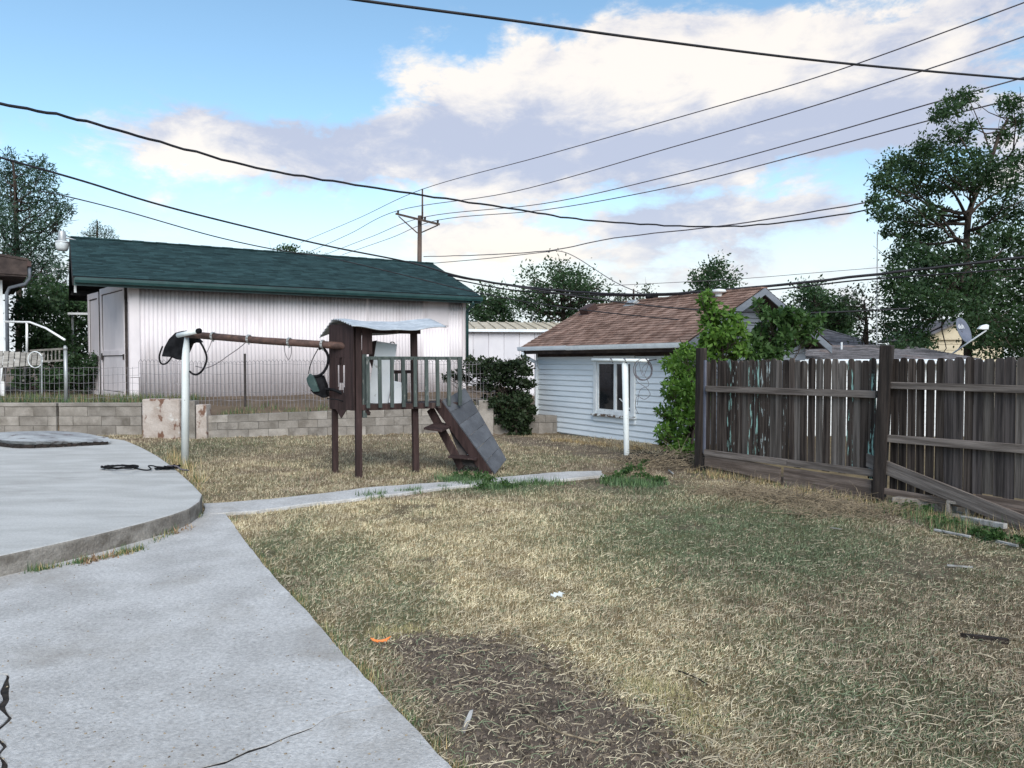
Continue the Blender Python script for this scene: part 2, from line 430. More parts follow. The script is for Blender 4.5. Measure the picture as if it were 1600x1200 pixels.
MT['leanroof'] = mat('tan ribbed roofing', (.40, .34, .25), (.55, .48, .37), (1.5, 6, 1.5), .6, 5, stain=((.25, .17, .11), 3, .58, .75, .6))
MT['glassdark'] = mat('dark window glass', (.012, .013, .016), (.026, .026, .03), (2, 2, 2), .06, 3, spec=.5)
MT['cream'] = mat('cream siding', (.62, .53, .38), (.70, .60, .44), (2, 2, 5), .7, 4)
MT['wire'] = mat('black cable', (.010, .010, .013), (.022, .020, .024), (3, 3, 3), .6, 3)
MT['wiregrey'] = mat('grey line', (.09, .08, .09), (.14, .12, .13), (3, 3, 3), .6, 3)
MT['polewood'] = mat('brown utility pole', (.075, .052, .042), (.125, .09, .075), (10, 10, 1), .9, 5)
MT['meshwire'] = mat('rusty wire', (.16, .15, .16), (.26, .24, .25), (9, 9, 9), .6, 4, metal=.3)
MT['bark'] = mat('grey-brown bark', (.026, .019, .015), (.068, .050, .040), (9, 9, 2), .95, 6, .7, (25, 25, 5))
MT['dish'] = mat('slate dish', (.115, .125, .165), (.145, .155, .20), (4, 4, 4), .5, 4)
MT['lightgrey'] = mat('pale plastic', (.62, .64, .65), (.70, .72, .72), (4, 4, 4), .45, 4)
MT['lampglass'] = mat('frosted lamp bowl', (.50, .53, .54), (.62, .65, .65), (8, 8, 8), .25, 4, spec=.5)
MT['white'] = mat('flat white', (.72, .72, .72), (.78, .78, .78), (4, 4, 4), .5, 3)
MT['brownmetal'] = mat('dark brown vent', (.045, .025, .02), (.08, .045, .04), (4, 4, 4), .6, 4)
MT['stick'] = mat('dry stick', (.12, .092, .064), (.33, .262, .175), (20, 20, 20), .9, 4)
MT['bark2'] = mat('dark rotten wood', (.012, .010, .009), (.035, .026, .022), (20, 20, 20), .95, 5, .6, 60)
MT['orange'] = mat('orange plastic', (.75, .20, .05), (.85, .27, .08), (9, 9, 9), .5, 3)
MT['paper'] = mat('crumpled white paper', (.42, .44, .43), (.58, .60, .58), (9, 9, 9), .8, 4)
MT['oldboard'] = mat('weathered board', (.20, .185, .17), (.34, .32, .29), (2, 16, 16), .9, 6, .5, (4, 45, 45), fine=.2, fscale=(6, 80, 80), vary=.15)
MT['matting'] = mat('worn grey board', (.24, .24, .245), (.40, .41, .41), (2.4, 4, 4), .9, 8, .6, 26, fine=.2, fscale=70, stain=((.11, .085, .08), (4, 5, 5), .55, .66, .8))
MT['ground'] = attr_mat('soil and thatch', 'tint', .95, .22, 55, .7)
MT['blade'] = attr_mat('grass blade', 'tint', .8, 0)
MT['leafdark'] = leaf_mat('dark leaves', (.020, .044, .024), (.068, .120, .050), .38)
MT['leafmid'] = leaf_mat('mid green leaves', (.022, .050, .024), (.065, .115, .045), .3)
MT['leafbright'] = leaf_mat('bright green leaves', (.045, .11, .020), (.17, .29, .055), .38)
MT['leafolive'] = leaf_mat('olive leaves', (.030, .045, .026), (.075, .10, .055), .3)
MT['leafspring'] = leaf_mat('feathery blue-green leaves', (.026, .055, .040), (.075, .13, .085), .3)
MT['leafdry'] = leaf_mat('dry weeds', (.14, .10, .05), (.30, .23, .13), .2, .9)
MT['plankgrey'] = mat('grey plank', (.14, .13, .12), (.24, .225, .21), (20, 20, 1.5), .9, 6, .5, (45, 45, 4), fine=.2, fscale=(80, 80, 6))
MT['oldpale'] = mat('pale weathered lumber', (.22, .215, .205), (.42, .41, .395), (12, 12, 12), .9, 6, .4, 40, stain=((.16, .14, .12), 9, .5, .68, .7))
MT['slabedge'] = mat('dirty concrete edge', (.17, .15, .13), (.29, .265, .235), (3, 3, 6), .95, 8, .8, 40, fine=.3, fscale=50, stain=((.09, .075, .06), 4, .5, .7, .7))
MT['leafboxelder'] = leaf_mat('boxelder leaves', (.026, .065, .022), (.085, .15, .045), .34)
MT['sillpeel'] = mat('peeling sill', (.60, .62, .62), (.70, .72, .72), (6, 6, 6), .7, 6, .3, 25, paint=((.12, .08, .06), (9, 9, 9), .50, .54))
MT['leafvine'] = leaf_mat('dark vine leaves', (.008, .016, .008), (.040, .062, .024), .2)
MT['fencetan'] = mat('tan weathered fence board', (.075, .063, .055), (.18, .155, .138), (24, 24, 1.3), .9, 6, .5, (60, 60, 2.5), fine=.25, fscale=(120, 120, 5), stain=((.03, .024, .02), (10, 10, 1.2), .54, .72, .7), vary=.3, spec=.15)
MT['crackdirt'] = mat('dirt in the crack', (.012, .010, .009), (.04, .032, .026), (30, 30, 30), .95, 4)
# ================================================================== the ground
WALL = [(-40, 16.4), (-8.0, 16.4), (-6.75, 15.8), (-.48, 17.2), (1.12, 17.71)]
WALK_EDGE = [gr(352, 803, .04), gr(400, 868, .04), gr(450, 925, .04), gr(505, 985, .04), gr(560, 1046, .04), gr(640, 1130, .04), gr(705, 1200, .04)]
WALK_EDGE = [(p.x, p.y) for p in WALK_EDGE]
def extend(a, b, d):
    L = math.hypot(b[0] - a[0], b[1] - a[1]); return (b[0] + (b[0] - a[0]) / L * d, b[1] + (b[1] - a[1]) / L * d)
WALK_EDGE.append(extend(WALK_EDGE[-2], WALK_EDGE[-1], 4.5))
PATIO = [gr(px, py, .195) for px, py in ((316, 772), (312, 783), (296, 794), (268, 804), (222, 817), (150, 835), (70, 853), (0, 868), (-160, 905))]
PATIO_B = [gr(px, py, .195) for px, py in ((-160, 690), (0, 686), (100, 683), (170, 684.5), (196, 688), (222, 699), (246, 712), (266, 726), (284, 741), (302, 757))]
PATIO = [(p.x, p.y) for p in PATIO] + [(-9, 4.2), (-14, 4.2), (-14, 13)] + [(p.x, p.y) for p in PATIO_B]
PATH = [gr(px, py, .03) for px, py in ((318, 803), (400, 797), (470, 788), (560, 777), (640, 768), (700, 760), (745, 756), (800, 753), (880, 748), (945, 742),
        (940, 735), (890, 736), (800, 743), (770, 746), (700, 752), (640, 756), (570, 762), (500, 771), (420, 779), (318, 786))]
PATH = [(p.x, p.y) for p in PATH]
wx = [p[0] for p in WALL]; wy = [p[1] for p in WALL]

def gz(x, y):
    x = np.asarray(x, float); y = np.asarray(y, float)
    z = (fbm(x, y, 1.3, 3) - .5) * .05 + (fbm(x, y, .25, 9) - .5) * .022
    d = y - np.interp(x, wx, wy)
    side = sstep(1.5, 1.2, x)
    top = np.interp(x, [-7.2, -6.6, -.5, -.3], [.66, .40, .56, .36])
    up = np.where(d > 0, sstep(.05, .15, d) * top + (0.70 - top) * sstep(.15, 2.2, d) * sstep(.9, -.4, x), 0) * side
    near_path = np.minimum(poly_dist(x, y, PATH + PATH[:1]), poly_dist(x, y, WALK_EDGE))
    z = z * sstep(0, .5, near_path) - .01
    far = np.hypot(x, y)
    z = z * sstep(60, 25, far)
    # the yard falls slightly towards the far corner of the small house
    z = z - .07 * sstep(14, 18, y) * sstep(-2.5, 0, x) * sstep(6, 3, x)
    return z + up

def ell(px, py, rx, ry, x, y, soft=.5):
    c = gr(px, py); e = gr(px + rx, py); n = gr(px, py - ry)
    q = np.hypot((x - c.x) / (e.x - c.x), (y - c.y) / max(n.y - c.y, .1))
    return sstep(1 + soft, 1 - soft, q)

DIRT = [gr(px, py) for px, py in ((585, 1005), (620, 985), (700, 990), (790, 982), (860, 1010), (930, 1050), (985, 1080), (1040, 1105), (1110, 1155), (1150, 1200), (1250, 1420), (900, 1600), (560, 1250), (700, 1200), (655, 1130), (610, 1060))]
DIRT = [(p.x, p.y) for p in DIRT]
FENCE0, FDIR = Vector((4.22, 8.58, 0)), Vector((-.49, .872, 0)).normalized()
def fence_d(x, y):   # distance to the yard side of the fence line
    return -((x - FENCE0.x) * FDIR.y - (y - FENCE0.y) * FDIR.x)

def lawn_masks(x, y):
    x = np.asarray(x, float); y = np.asarray(y, float)
    n1, n2, n3 = fbm(x, y, .9, 21), fbm(x, y, .3, 33), fbm(x, y, .11, 47, 3)
    dd = poly_dist(x, y, DIRT + DIRT[:1]) * np.where(in_poly(x, y, DIRT), 1, -1)
    dirt = sstep(-.08, .16, dd + (n2 - .5) * .45 + (n3 - .5) * .15)
    fd = fence_d(x, y)
    dirt = np.maximum(dirt, sstep(.85, .25, np.abs(fd) + (n2 - .5) * 1.1) * .8)
    dirt = np.maximum(dirt, .65 * ell(1560, 900, 190, 60, x, y) * sstep(.38, .62, n2))
    dirt = np.maximum(dirt, .75 * ell(960, 745, 140, 20, x, y) * sstep(.35, .55, n2))
    dirt = np.maximum(dirt, sstep(.60, .72, n2 * .6 + n1 * .4) * .55)
    dirt = np.maximum(dirt, .5 * sstep(11.3, 13, y) * sstep(.45, .62, n2))
    green = .75 * ell(1180, 838, 270, 55, x, y, .6)
    for e in ((480, 900, 90, 70, .5), (430, 850, 40, 40, .5), (610, 960, 80, 60, .45), (780, 757, 110, 14, .8), (985, 760, 90, 14, .75), (1000, 800, 160, 40, .4), (1400, 1110, 200, 80, .55), (1300, 1000, 160, 50, .35),
              (1450, 800, 120, 22, .6), (1560, 850, 80, 30, .5), (690, 1190, 60, 120, .4), (640, 1100, 60, 60, .4), (300, 700, 90, 20, .35), (860, 720, 100, 14, .3)):
        green = np.maximum(green, e[4] * ell(*e[:4], x, y, .6))
    green = np.clip(green * (.55 + n2 * .9) + (n1 - .5) * .55 + .13, 0, 1)
    straw = np.clip(.36 + (n2 - .5) * 1.3 + (n1 - .5) * .6 + .5 * ell(830, 925, 280, 95, x, y, .6) + .45 * ell(560, 815, 230, 36, x, y, .6) + .25 * ell(880, 800, 140, 40, x, y, .6) + .35 * ell(1060, 1110, 120, 55, x, y, .5)
                    - .34 * ell(1400, 950, 280, 120, x, y, .6), 0, 1)
    return dirt, green, straw, n2, n3

def lawn_tint(x, y):
    dirt, green, straw, n2, n3 = lawn_masks(x, y)
    soil = np.array([.125, .097, .076])[None] * (.35 + 1.3 * n3[:, None])
    th = np.array([.145, .105, .066])[None] * (1 - straw[:, None]) + np.array([.30, .225, .12])[None] * straw[:, None]
    gc = np.array([.065, .085, .040])[None]
    c = th * (1 - green[:, None] * .75) + gc * green[:, None] * .75
    c = c * (.72 + .5 * n3[:, None])
    c = c * (1 - dirt[:, None]) + soil * dirt[:, None]
    upw = (sstep(-.1, .1, y - np.interp(x, wx, wy)) * sstep(1.4, 1.2, x))[:, None]
    c = c * (1 - upw) + (np.array([.135, .10, .072])[None] * (.55 + .9 * n2[:, None])) * upw
    return c

gxs = np.concatenate([[-600, -300, -150, -80, -50, -35, -25, -18], np.arange(-14, -4, .125), np.arange(-4, 8, .065), np.arange(8, 14, .3), [18, 25, 35, 50, 80, 150, 300, 600]])
gys = np.concatenate([[-600, -300, -100, -40, -15, -6, -2, 0], np.arange(1.2, 10, .055), np.arange(10, 20, .1), np.arange(20, 27, .4), [30, 36, 45, 60, 90, 150, 300, 600, 900]])
GX, GY = np.meshgrid(gxs, gys); gxf, gyf = GX.ravel(), GY.ravel()
nx_, ny_ = len(gxs), len(gys)
idx = np.arange(nx_ * ny_).reshape(ny_, nx_)
F = np.stack([idx[:-1, :-1], idx[:-1, 1:], idx[1:, 1:], idx[1:, :-1]], -1).reshape(-1, 4)
ground = np_mesh('ground', np.stack([gxf, gyf, gz(gxf, gyf)], 1), F, MT['ground'], colors={'tint': lawn_tint(gxf, gyf)}, smooth=True)
tag(ground, kind='structure')

# ------------------------------------------------------------------ concrete
def jitter_line(pts, step, amp, seed):
    out = []
    for (x0, y0), (x1, y1) in zip(pts[:-1], pts[1:]):
        L = math.hypot(x1 - x0, y1 - y0); n = max(1, int(L / step))
        for i in range(n):
            t = i / n; k = (vnoise(x0 + (x1 - x0) * t, y0 + (y1 - y0) * t, .09, seed) - .5) * 2 * amp + (vnoise(x0 + (x1 - x0) * t, y0 + (y1 - y0) * t, .45, seed + 5) - .5) * 2 * amp
            out.append((x0 + (x1 - x0) * t - (y1 - y0) / L * float(k), y0 + (y1 - y0) * t + (x1 - x0) / L * float(k)))
    out.append(pts[-1]); return out
edge = jitter_line(WALK_EDGE, .04, .006, 5)
# hairline crack running in from the right edge, and a broken joint at the left
crack = [gr(px, py, .04) for px, py in ((640, 1098), (600, 1100), (575, 1106), (540, 1112), (510, 1122), (490, 1136), (455, 1148), (420, 1163), (390, 1172), (355, 1188), (320, 1197), (280, 1215), (200, 1260), (60, 1330), (-200, 1420))]
crack = [(p.x, p.y) for p in crack]
# index on the edge nearest the crack start
ci = min(range(len(edge)), key=lambda i: math.hypot(edge[i][0] - crack[1][0], edge[i][1] - crack[1][1]) if True else 0)
crack = [edge[ci]] + jitter_line(crack[1:], .05, .007, 12)
def offset(pts, w):
    out = []
    for i, p in enumerate(pts):
        t = i / (len(pts) - 1); out.append((p[0], p[1] - w * min(1, t * 4) * (0.5 + vnoise(p[0], p[1], .12, 77))))
    return out
joint = [gr(px, py, .04) for px, py in ((-6, 1052), (4, 1078), (12, 1092), (8, 1104), (20, 1112), (27, 1120), (16, 1134), (6, 1146), (20, 1156), (33, 1166), (26, 1178), (38, 1186), (42, 1200), (30, 1216), (60, 1260), (90, 1330))]
joint = jitter_line([(p.x * .8 + .2 * joint[0].x + .06, p.y) for p in joint], .03, .011, 31)
walk = bpy.data.objects.new('walkway', None); COL.objects.link(walk); tag(walk, kind='structure')
far_l = [(-9, 1.2), (-9, 7.9), (gr(318, 803, .04).x, gr(318, 803, .04).y)]
jl = joint[0]
cl = crack[-1]
upper = edge[:ci + 1] + crack[1:] + [(-2.6, crack[-1][1])]
# keep the left joint as the left border of the main slab
upper = edge[:ci + 1] + crack[1:]
lower = offset(crack, .022)
lower[0] = edge[ci]
up_poly = [far_l[2]] + edge[:ci + 1] + [c for c in crack[1:] if c[0] > joint[-1][0] + .02] + joint[::-1] + [(-9, joint[0][1] + .3), (-9, 7.9)]
lo_poly = edge[ci:] + [(2.2, -2.5), (-1.2, -2.5)] + [c for c in lower[1:] if c[0] > joint[-1][0] + .02][::-1]
side_poly = [(p[0] - .012 - .035 * float(vnoise(p[0], p[1], .1, 5)), p[1]) for p in joint] + [(-1.3, 1.5), (-9, 1.5), (-9, joint[0][1] + .28)]
def slab_grid(name, poly, z0, z1, m, parent, bev=.012, kind=None):
    return MB().prism(poly, z0, z1).build(name, m, parent, bevel=bev, kind=kind)
slab_grid('concrete_slab', up_poly, -.12, .04, MT['concrete'], walk, 0)
slab_grid('concrete_slab', lo_poly, -.12, .0395, MT['concrete'], walk, 0)
slab_grid('concrete_slab', side_poly, -.12, .036, MT['concrete'], walk, 0)
MB().add([(p[0], p[1] + .004, .0365) for p in crack] + [(p[0], p[1] - .004, .0365) for p in lower], [(i + 1, i, len(crack) + i, len(crack) + i + 1) for i in range(len(crack) - 1)]).build('crack_dirt', MT['crackdirt'], walk)
MB().add([(p[0] + .01, p[1], .030) for p in joint] + [(p[0] - .07, p[1], .028) for p in joint], [(i, i + 1, len(joint) + i + 1, len(joint) + i) for i in range(len(joint) - 1)]).build('crack_dirt', MT['crackdirt'], walk)
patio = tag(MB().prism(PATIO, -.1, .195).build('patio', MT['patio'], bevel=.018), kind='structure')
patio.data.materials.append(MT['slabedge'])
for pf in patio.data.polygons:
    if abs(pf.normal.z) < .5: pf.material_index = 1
pj = jitter_line(PATH + PATH[:1], .12, .02, 9)[:-1]
gp = tag(MB().prism(pj, -.1, .028).build('garden_path', MT['concrete'], bevel=.008), kind='structure')

# ------------------------------------------------------------------ grass
rng = np.random.default_rng(11)
def in_lawn(x, y):
    ok = ~in_poly(x, y, PATIO) & ~in_poly(x, y, PATH)
    ex, ey = np.array([p[0] for p in edge]), np.array([p[1] for p in edge])
    o = np.argsort(ey)
    xe = np.interp(y, ey[o], ex[o])
    wob = (vnoise(x, y, .12, 71) - .5) * .14
    ok &= np.where(y < ey.max(), x > xe + .012 + wob * (wob < 0), True)
    ok &= ~((y < PATH[0][1]) & (y > WALK_EDGE[0][1]) & (x < PATH[0][0]))
    ok &= (fence_d(x, y) > .05) | (x < 2.7)
    ok &= y < np.interp(x, wx, wy) - .03
    ok &= ~((x > .6) & (y > 14.2 + (3.19 - x) * 1.664 - .02))
    ok &= ~((x < -2.6) & (y < 7.7) & (x < xe))
    return ok

def blades(x, y, h, w, lean, ang, col, z=None):
    n = len(x); z = gz(x, y) if z is None else z
    dx, dy = np.cos(ang), np.sin(ang)
    tipx = x + dx * h * np.sin(lean); tipy = y + dy * h * np.sin(lean); tipz = z + h * np.cos(lean)
    px, py = -np.sin(ang + rng.normal(0, .5, n)) * w / 2, np.cos(ang) * w / 2
    V = np.empty((n, 3, 3))
    V[:, 0] = np.stack([x - px, y - py, z - .004], 1); V[:, 1] = np.stack([x + px, y + py, z - .002], 1)
    V[:, 2] = np.stack([tipx, tipy, tipz], 1)
    F = np.arange(n * 3).reshape(n, 3)
    C = np.repeat(col, 3, 0)
    return V.reshape(-1, 3), F, C

def lawn(N, seed):
    r = np.random.default_rng(seed)
    u = r.random(N); p = .15
    ymin, ymax = 2.3, 17.0
    y = (ymin ** p + u * (ymax ** p - ymin ** p)) ** (1 / p)
    x = (r.random(N) * 2 - 1) * (.74 * y + .6)
    k = in_lawn(x, y); x, y = x[k], y[k]
    dirt, green, straw, n2, n3 = lawn_masks(x, y)
    keep = r.random(len(x)) < (1 - dirt * .86) * (.42 + .7 * sstep(.32, .60, n3))
    x, y, dirt, green, straw, n2, n3 = (a[keep] for a in (x, y, dirt, green, straw, n2, n3))
    n = len(x)
    size = np.clip(.8 + .085 * (y - 3), .8, 2.0)
    lying = r.random(n) < .42 + .35 * dirt
    h = np.where(lying, r.uniform(.015, .06, n) * r.uniform(.6, 1, n), r.uniform(.014, .044, n) * (.6 + .8 * fbm(x, y, .2, 66, 3))) * np.where(lying, 1, size)
    lean = np.where(lying, r.uniform(1.05, 1.54, n), np.abs(r.normal(.55, .35, n)))
    w = r.uniform(.0018, .0048, n) * size * np.where(lying, 1, 1.2)
    ang = r.random(n) * 2 * math.pi
    h = h * (1 - .35 * dirt); w = w * (1 - .3 * dirt)
    isg = r.random(n) < green * np.where(lying, .75, 1.1) * (1 - dirt * .4)
    t = r.random(n)[:, None]
    cl = fbm(x, y, .16, 91, 3)[:, None]; cl2 = fbm(x, y, .55, 95, 3)[:, None]
    sm = np.clip(straw[:, None] * 1.25 - .12 + (cl2 - .5) * .9, 0, 1)
    tan = np.array([.19, .15, .105]) * (1 - t) + np.array([.46, .38, .28]) * t
    yel = np.array([.42, .345, .215]) * (1 - t) + np.array([.74, .65, .45]) * t
    st = (tan * (1 - sm) + yel * sm) * (.66 + 1.0 * cl)
    gn = (np.array([.058, .085, .048]) * (1 - t) + np.array([.195, .228, .135]) * t) * (.62 + 1.0 * cl)
    br = r.random(n) < .14
    st[br] = st[br] * np.array([.5, .42, .36])
    pale = r.random(n) < .04
    st[pale] = np.array([.72, .63, .45])
    col = np.where(isg[:, None], gn, st)
    z = gz(x, y) + np.where(lying, r.uniform(.002, .022, n), 0)
    return blades(x, y, h, w, lean, ang, col, z)
V, F, C = lawn(1150000, 5)
grass = np_mesh('lawn_grass', V, F, MT['blade'], colors={'tint': C}); tag(grass, kind='stuff')

def tufts(name, centres, per, hr, rad, cols, seed, kind='stuff', w=(.004, .008), leanr=.45, z=None):
    """clumps of taller grass: centres (x, y)"""
    r = np.random.default_rng(seed)
    cx = np.repeat([c[0] for c in centres], per); cy = np.repeat([c[1] for c in centres], per); n = len(cx)
    sc = np.repeat([c[2] if len(c) > 2 else 1 for c in centres], per)
    x = cx + r.normal(0, rad, n) * sc; y = cy + r.normal(0, rad, n) * sc
    h = r.uniform(hr[0], hr[1], n) * sc
    t = r.random(n)[:, None]; c0 = np.array(cols)[r.integers(0, len(cols), n)]
    col = c0 * (.65 + .7 * t)
    V, F, C = blades(x, y, h, r.uniform(*w, n), np.abs(r.normal(0, leanr, n)), r.random(n) * 6.283, col, None if z is None else np.full(n, z))
    return tag(np_mesh(name, V, F, MT['blade'], colors={'tint': C}), kind=kind)
STRAW = [(.45, .34, .17), (.34, .25, .13), (.55, .43, .24)]
GRN = [(.075, .13, .055), (.11, .17, .07), (.06, .105, .05)]
r_ = random.Random(3)
def along(pa, pb, n, j, za=0.0):
    a, b = gr(*pa, za), gr(*pb, za)
    return [(a.x + (b.x - a.x) * t + r_.uniform(-j, j), a.y + (b.y - a.y) * t + r_.uniform(-j, j), r_.uniform(.6, 1.2)) for t in [r_.random() for _ in range(n)]]
# fringe along the walkway edge, patio foot, path edges
fr = []
for i in range(150):
    k = r_.random() ** .7; q = edge[min(int(k * len(edge)), len(edge) - 1)]
    fr.append((q[0] + r_.uniform(.0, .07), q[1] + r_.uniform(-.03, .03), r_.uniform(.5, 1.1)))
tufts('grass_fringe', fr, 26, (.03, .085), .03, STRAW[:2] + GRN + [(.3, .3, .16)], 8)
tufts('patio_weeds', along((50, 893), (215, 862), 24, .015, .04) + along((190, 866), (225, 856), 16, .03, .04) + along((230, 853), (312, 806), 9, .015, .04), 20, (.02, .085), .03, GRN + STRAW[:1], 9, leanr=.8, z=.04)
tufts('dead_leaf_litter', along((125, 880), (180, 868), 16, .04, .04) + along((262, 838), (300, 822), 5, .03, .04), 14, (.02, .06), .04, [(.26, .16, .09), (.18, .11, .06), (.4, .3, .2)], 29, w=(.008, .018), leanr=1.4, z=.045)
tufts('path_weeds', along((690, 750), (790, 764), 46, .12) + along((800, 757), (880, 754), 16, .1) + along((560, 779), (700, 762), 16, .06) + along((940, 750), (1030, 760), 40, .16),
      40, (.04, .13), .05, GRN + [(.13, .19, .10)], 10, w=(.008, .018), leanr=.7)
tufts('corner_tall_grass', along((270, 712), (316, 770), 14, .08), 30, (.08, .28), .06, STRAW + GRN[:1], 12, w=(.006, .012))
tufts('bright_grass_clump', [(gr(1020, 1075).x, gr(1020, 1075).y, 1.0), (gr(1050, 1085).x, gr(1050, 1085).y, 1), (gr(1090, 1130).x, gr(1090, 1130).y, 1), (gr(1000, 1070).x, gr(1000, 1070).y, .8), (gr(600, 990).x, gr(600, 990).y, .8), (gr(635, 985).x, gr(635, 985).y, .7)],
      420, (.02, .06), .07, [(.36, .32, .17), (.48, .40, .22), (.28, .27, .13)], 13, w=(.003, .005), leanr=.85)
ur = random.Random(5)
up = [(ur.uniform(-13.5, -7.4), 16.75 + abs(ur.gauss(0, 1.0)), ur.uniform(.6, 1.1)) for _ in range(190)]
tufts('upper_tall_grass', up, 46, (.08, .30), .14, [(.30, .23, .13), (.24, .19, .11), (.2, .16, .1)] + GRN + GRN, 14, w=(.008, .018), leanr=.7)
up2 = [(t_, float(np.interp(t_, wx, wy)) + .35 + abs(ur.gauss(0, .35)), ur.uniform(.4, 1)) for t_ in [ur.uniform(-6.4, -.6) for _ in range(60)]]
tufts('wall_top_weeds', up2, 30, (.06, .24), .1, [(.26, .2, .12), (.2, .155, .1), (.14, .12, .07)] + GRN, 15, w=(.008, .016))
wf = []
for i in range(150):
    s = r_.uniform(-2.9, 3.0); d = abs(r_.gauss(.12, .16)); p = FENCE0 + FDIR * s + Vector((-.872, -.49, 0)) * d
    wf.append((p.x, p.y, r_.uniform(.4, 1.1)))
tufts('fence_foot_weeds', wf, 26, (.05, .17), .07, STRAW + [(.2, .15, .09)] + GRN[:1], 16, w=(.004, .009), leanr=.8)
tufts('footing_weeds', along((1385, 795), (1590, 850), 46, .12) + along((1440, 810), (1500, 830), 22, .1), 34, (.03, .14), .09, GRN + [(.13, .2, .09), (.30, .24, .14), (.22, .17, .1)], 17, w=(.005, .011), leanr=.95)
tufts('house_foot_weeds', along((858, 684), (1020, 704), 50, .1), 30, (.04, .12), .08, STRAW[:2] + [(.2, .15, .1)], 18, w=(.008, .014), leanr=.9)

# ------------------------------------------------------------------ retaining wall of single blocks
def retaining(label, p0, p1, hts, course_n, blen, thick=.2, cap=None, dx=0):
    """wall from p0 to p1 (x, y); hts = heights at both ends"""
    a, b = Vector((p0[0], p0[1], 0)), Vector((p1[0], p1[1], 0)); L = (b - a).length
    t = thing('retaining_wall', label, 'wall', a, math.atan2(b.y - a.y, b.x - a.x))
    rr = random.Random(int(L * 100))
    MB().box(.01, L - .01, .02, thick - .03, -.1, min(hts) - .012).build('mortar', MT['mortar'], t)
    for c in range(course_n):
        x = 0.0 if c % 2 == 0 else -blen / 2
        while x < L:
            x0, x1 = max(x, 0) + .004, min(x + blen, L) - .004
            if x1 - x0 > .05:
                h0 = hts[0] + (hts[1] - hts[0]) * x0 / L; h1 = hts[0] + (hts[1] - hts[0]) * x1 / L
                za0, za1 = h0 * c / course_n + .003, h0 * (c + 1) / course_n - .004
                zb0, zb1 = h1 * c / course_n + .003, h1 * (c + 1) / course_n - .004
                if c == 0: za0 = zb0 = -.1
                j = rr.uniform(-.007, .007)
                m = MB(); y0, y1 = j, thick
                m.add([(x0, y0, za0), (x1, y0, zb0), (x1, y1, zb0), (x0, y1, za0), (x0, y0, za1), (x1, y0, zb1), (x1, y1, zb1), (x0, y1, za1)],
                      [(0, 3, 2, 1), (4, 5, 6, 7), (0, 1, 5, 4), (1, 2, 6, 5), (2, 3, 7, 6), (3, 0, 4, 7)])
                m.build('block', MT['block'], t, bevel=.004)
            x += blen
    return t
t = retaining('cracked grey block wall at left behind the patio', (-9.86, 16.4), (-8.06, 16.4), (.62, .62), 3, .62, .22)
MB().box(0, 1.8, -.012, .25, .622, .70).build('cap', MT['block'], t, bevel=.01)
t = retaining('far left block wall running out of the picture', (-13.5, 16.36), (-9.90, 16.38), (.62, .62), 3, .62, .22)
MB().box(0, 3.6, -.012, .25, .622, .70).build('cap', MT['block'], t, bevel=.01)
t = retaining('long low block wall behind the play tower', (-6.42, 15.88), (-.75, 17.14), (.46, .61), 3, .41, .2)
t = retaining('dark lower block wall under the vines', (-.42, 17.25), (1.06, 17.69), (.40, .34), 2, .36, .2)
# end pier of the long wall
pr = tag(MB().prism([(-.75, 17.10), (-.42, 17.18), (-.47, 17.42), (-.80, 17.34)], -.1, .72).build('wall_pier', MT['block'], bevel=.012), 'taller block at the right end of the long wall', 'wall pier')
pl = tag(MB().prism([(-7.72, 15.72), (-6.92, 15.66), (-6.85, 16.0), (-7.65, 16.06)], -.1, .82).build('plaster_pier', MT['rustplaster'], bevel=.03), 'squat plastered pier with rusty brown stains', 'pier')
ps = tag(MB().prism([(-6.88, 15.70), (-6.62, 15.73), (-6.62, 15.98), (-6.88, 15.95)], -.1, .78).build('concrete_pier', MT['block'], bevel=.012), 'narrow grey pier right of the swing post', 'pier')
po = tag(MB().prism([(-6.60, 15.74), (-6.40, 15.79), (-6.40, 16.05), (-6.60, 16.0)], -.1, .70).build('plaster_pier', MT['rustplaster'], bevel=.012), 'slim reddish pier at the left end of the long wall', 'pier')

# ------------------------------------------------------------------ loose curved straw and soil clods
def straw_stalks(name, N, seed, where):
    r = np.random.default_rng(seed)
    x, y = where(r, N); k = in_lawn(x, y); x, y = x[k], y[k]; n = len(x)
    L = r.uniform(.025, .07, n) * (1 + 1.2 * (r.random(n) < .12)); a = r.random(n) * 6.283; bend = r.normal(0, 1.1, n); w = r.uniform(.0009, .0019, n)
    S = 5; V = np.empty((n, S + 1, 2, 3)); px, py = x.copy(), y.copy()
    arch = r.uniform(.0, .012, n)
    for i in range(S + 1):
        f = i / S; ang = a + bend * (f - .5)
        if i: px = px + np.cos(ang) * L / S; py = py + np.sin(ang) * L / S
        z = gz(px, py) + .012 + arch * math.sin(math.pi * f) + .008
        ox, oy = -np.sin(ang) * w, np.cos(ang) * w
        V[:, i, 0] = np.stack([px - ox, py - oy, z], 1); V[:, i, 1] = np.stack([px + ox, py + oy, z + .0015], 1)
    b = (np.arange(n) * (S + 1) * 2)[:, None]
    F = np.concatenate([np.stack([b[:, 0] + 2 * i, b[:, 0] + 2 * i + 1, b[:, 0] + 2 * i + 3, b[:, 0] + 2 * i + 2], 1) for i in range(S)])
    t = r.random(n)[:, None]
    col = np.array([.17, .135, .095]) * (1 - t) + np.array([.56, .48, .34]) * t ** 1.4
    g = r.random(n) < .2; col[g] = np.array([.17, .2, .12])
    return tag(np_mesh(name, V.reshape(-1, 3), F, MT['blade'], colors={'tint': np.repeat(col, (S + 1) * 2, 0)}), kind='stuff')
def near_lawn(r, n):
    y = 2.4 + 5.5 * r.random(n) ** 1.5; return (r.random(n) * 2 - 1) * (.72 * y + .2), y
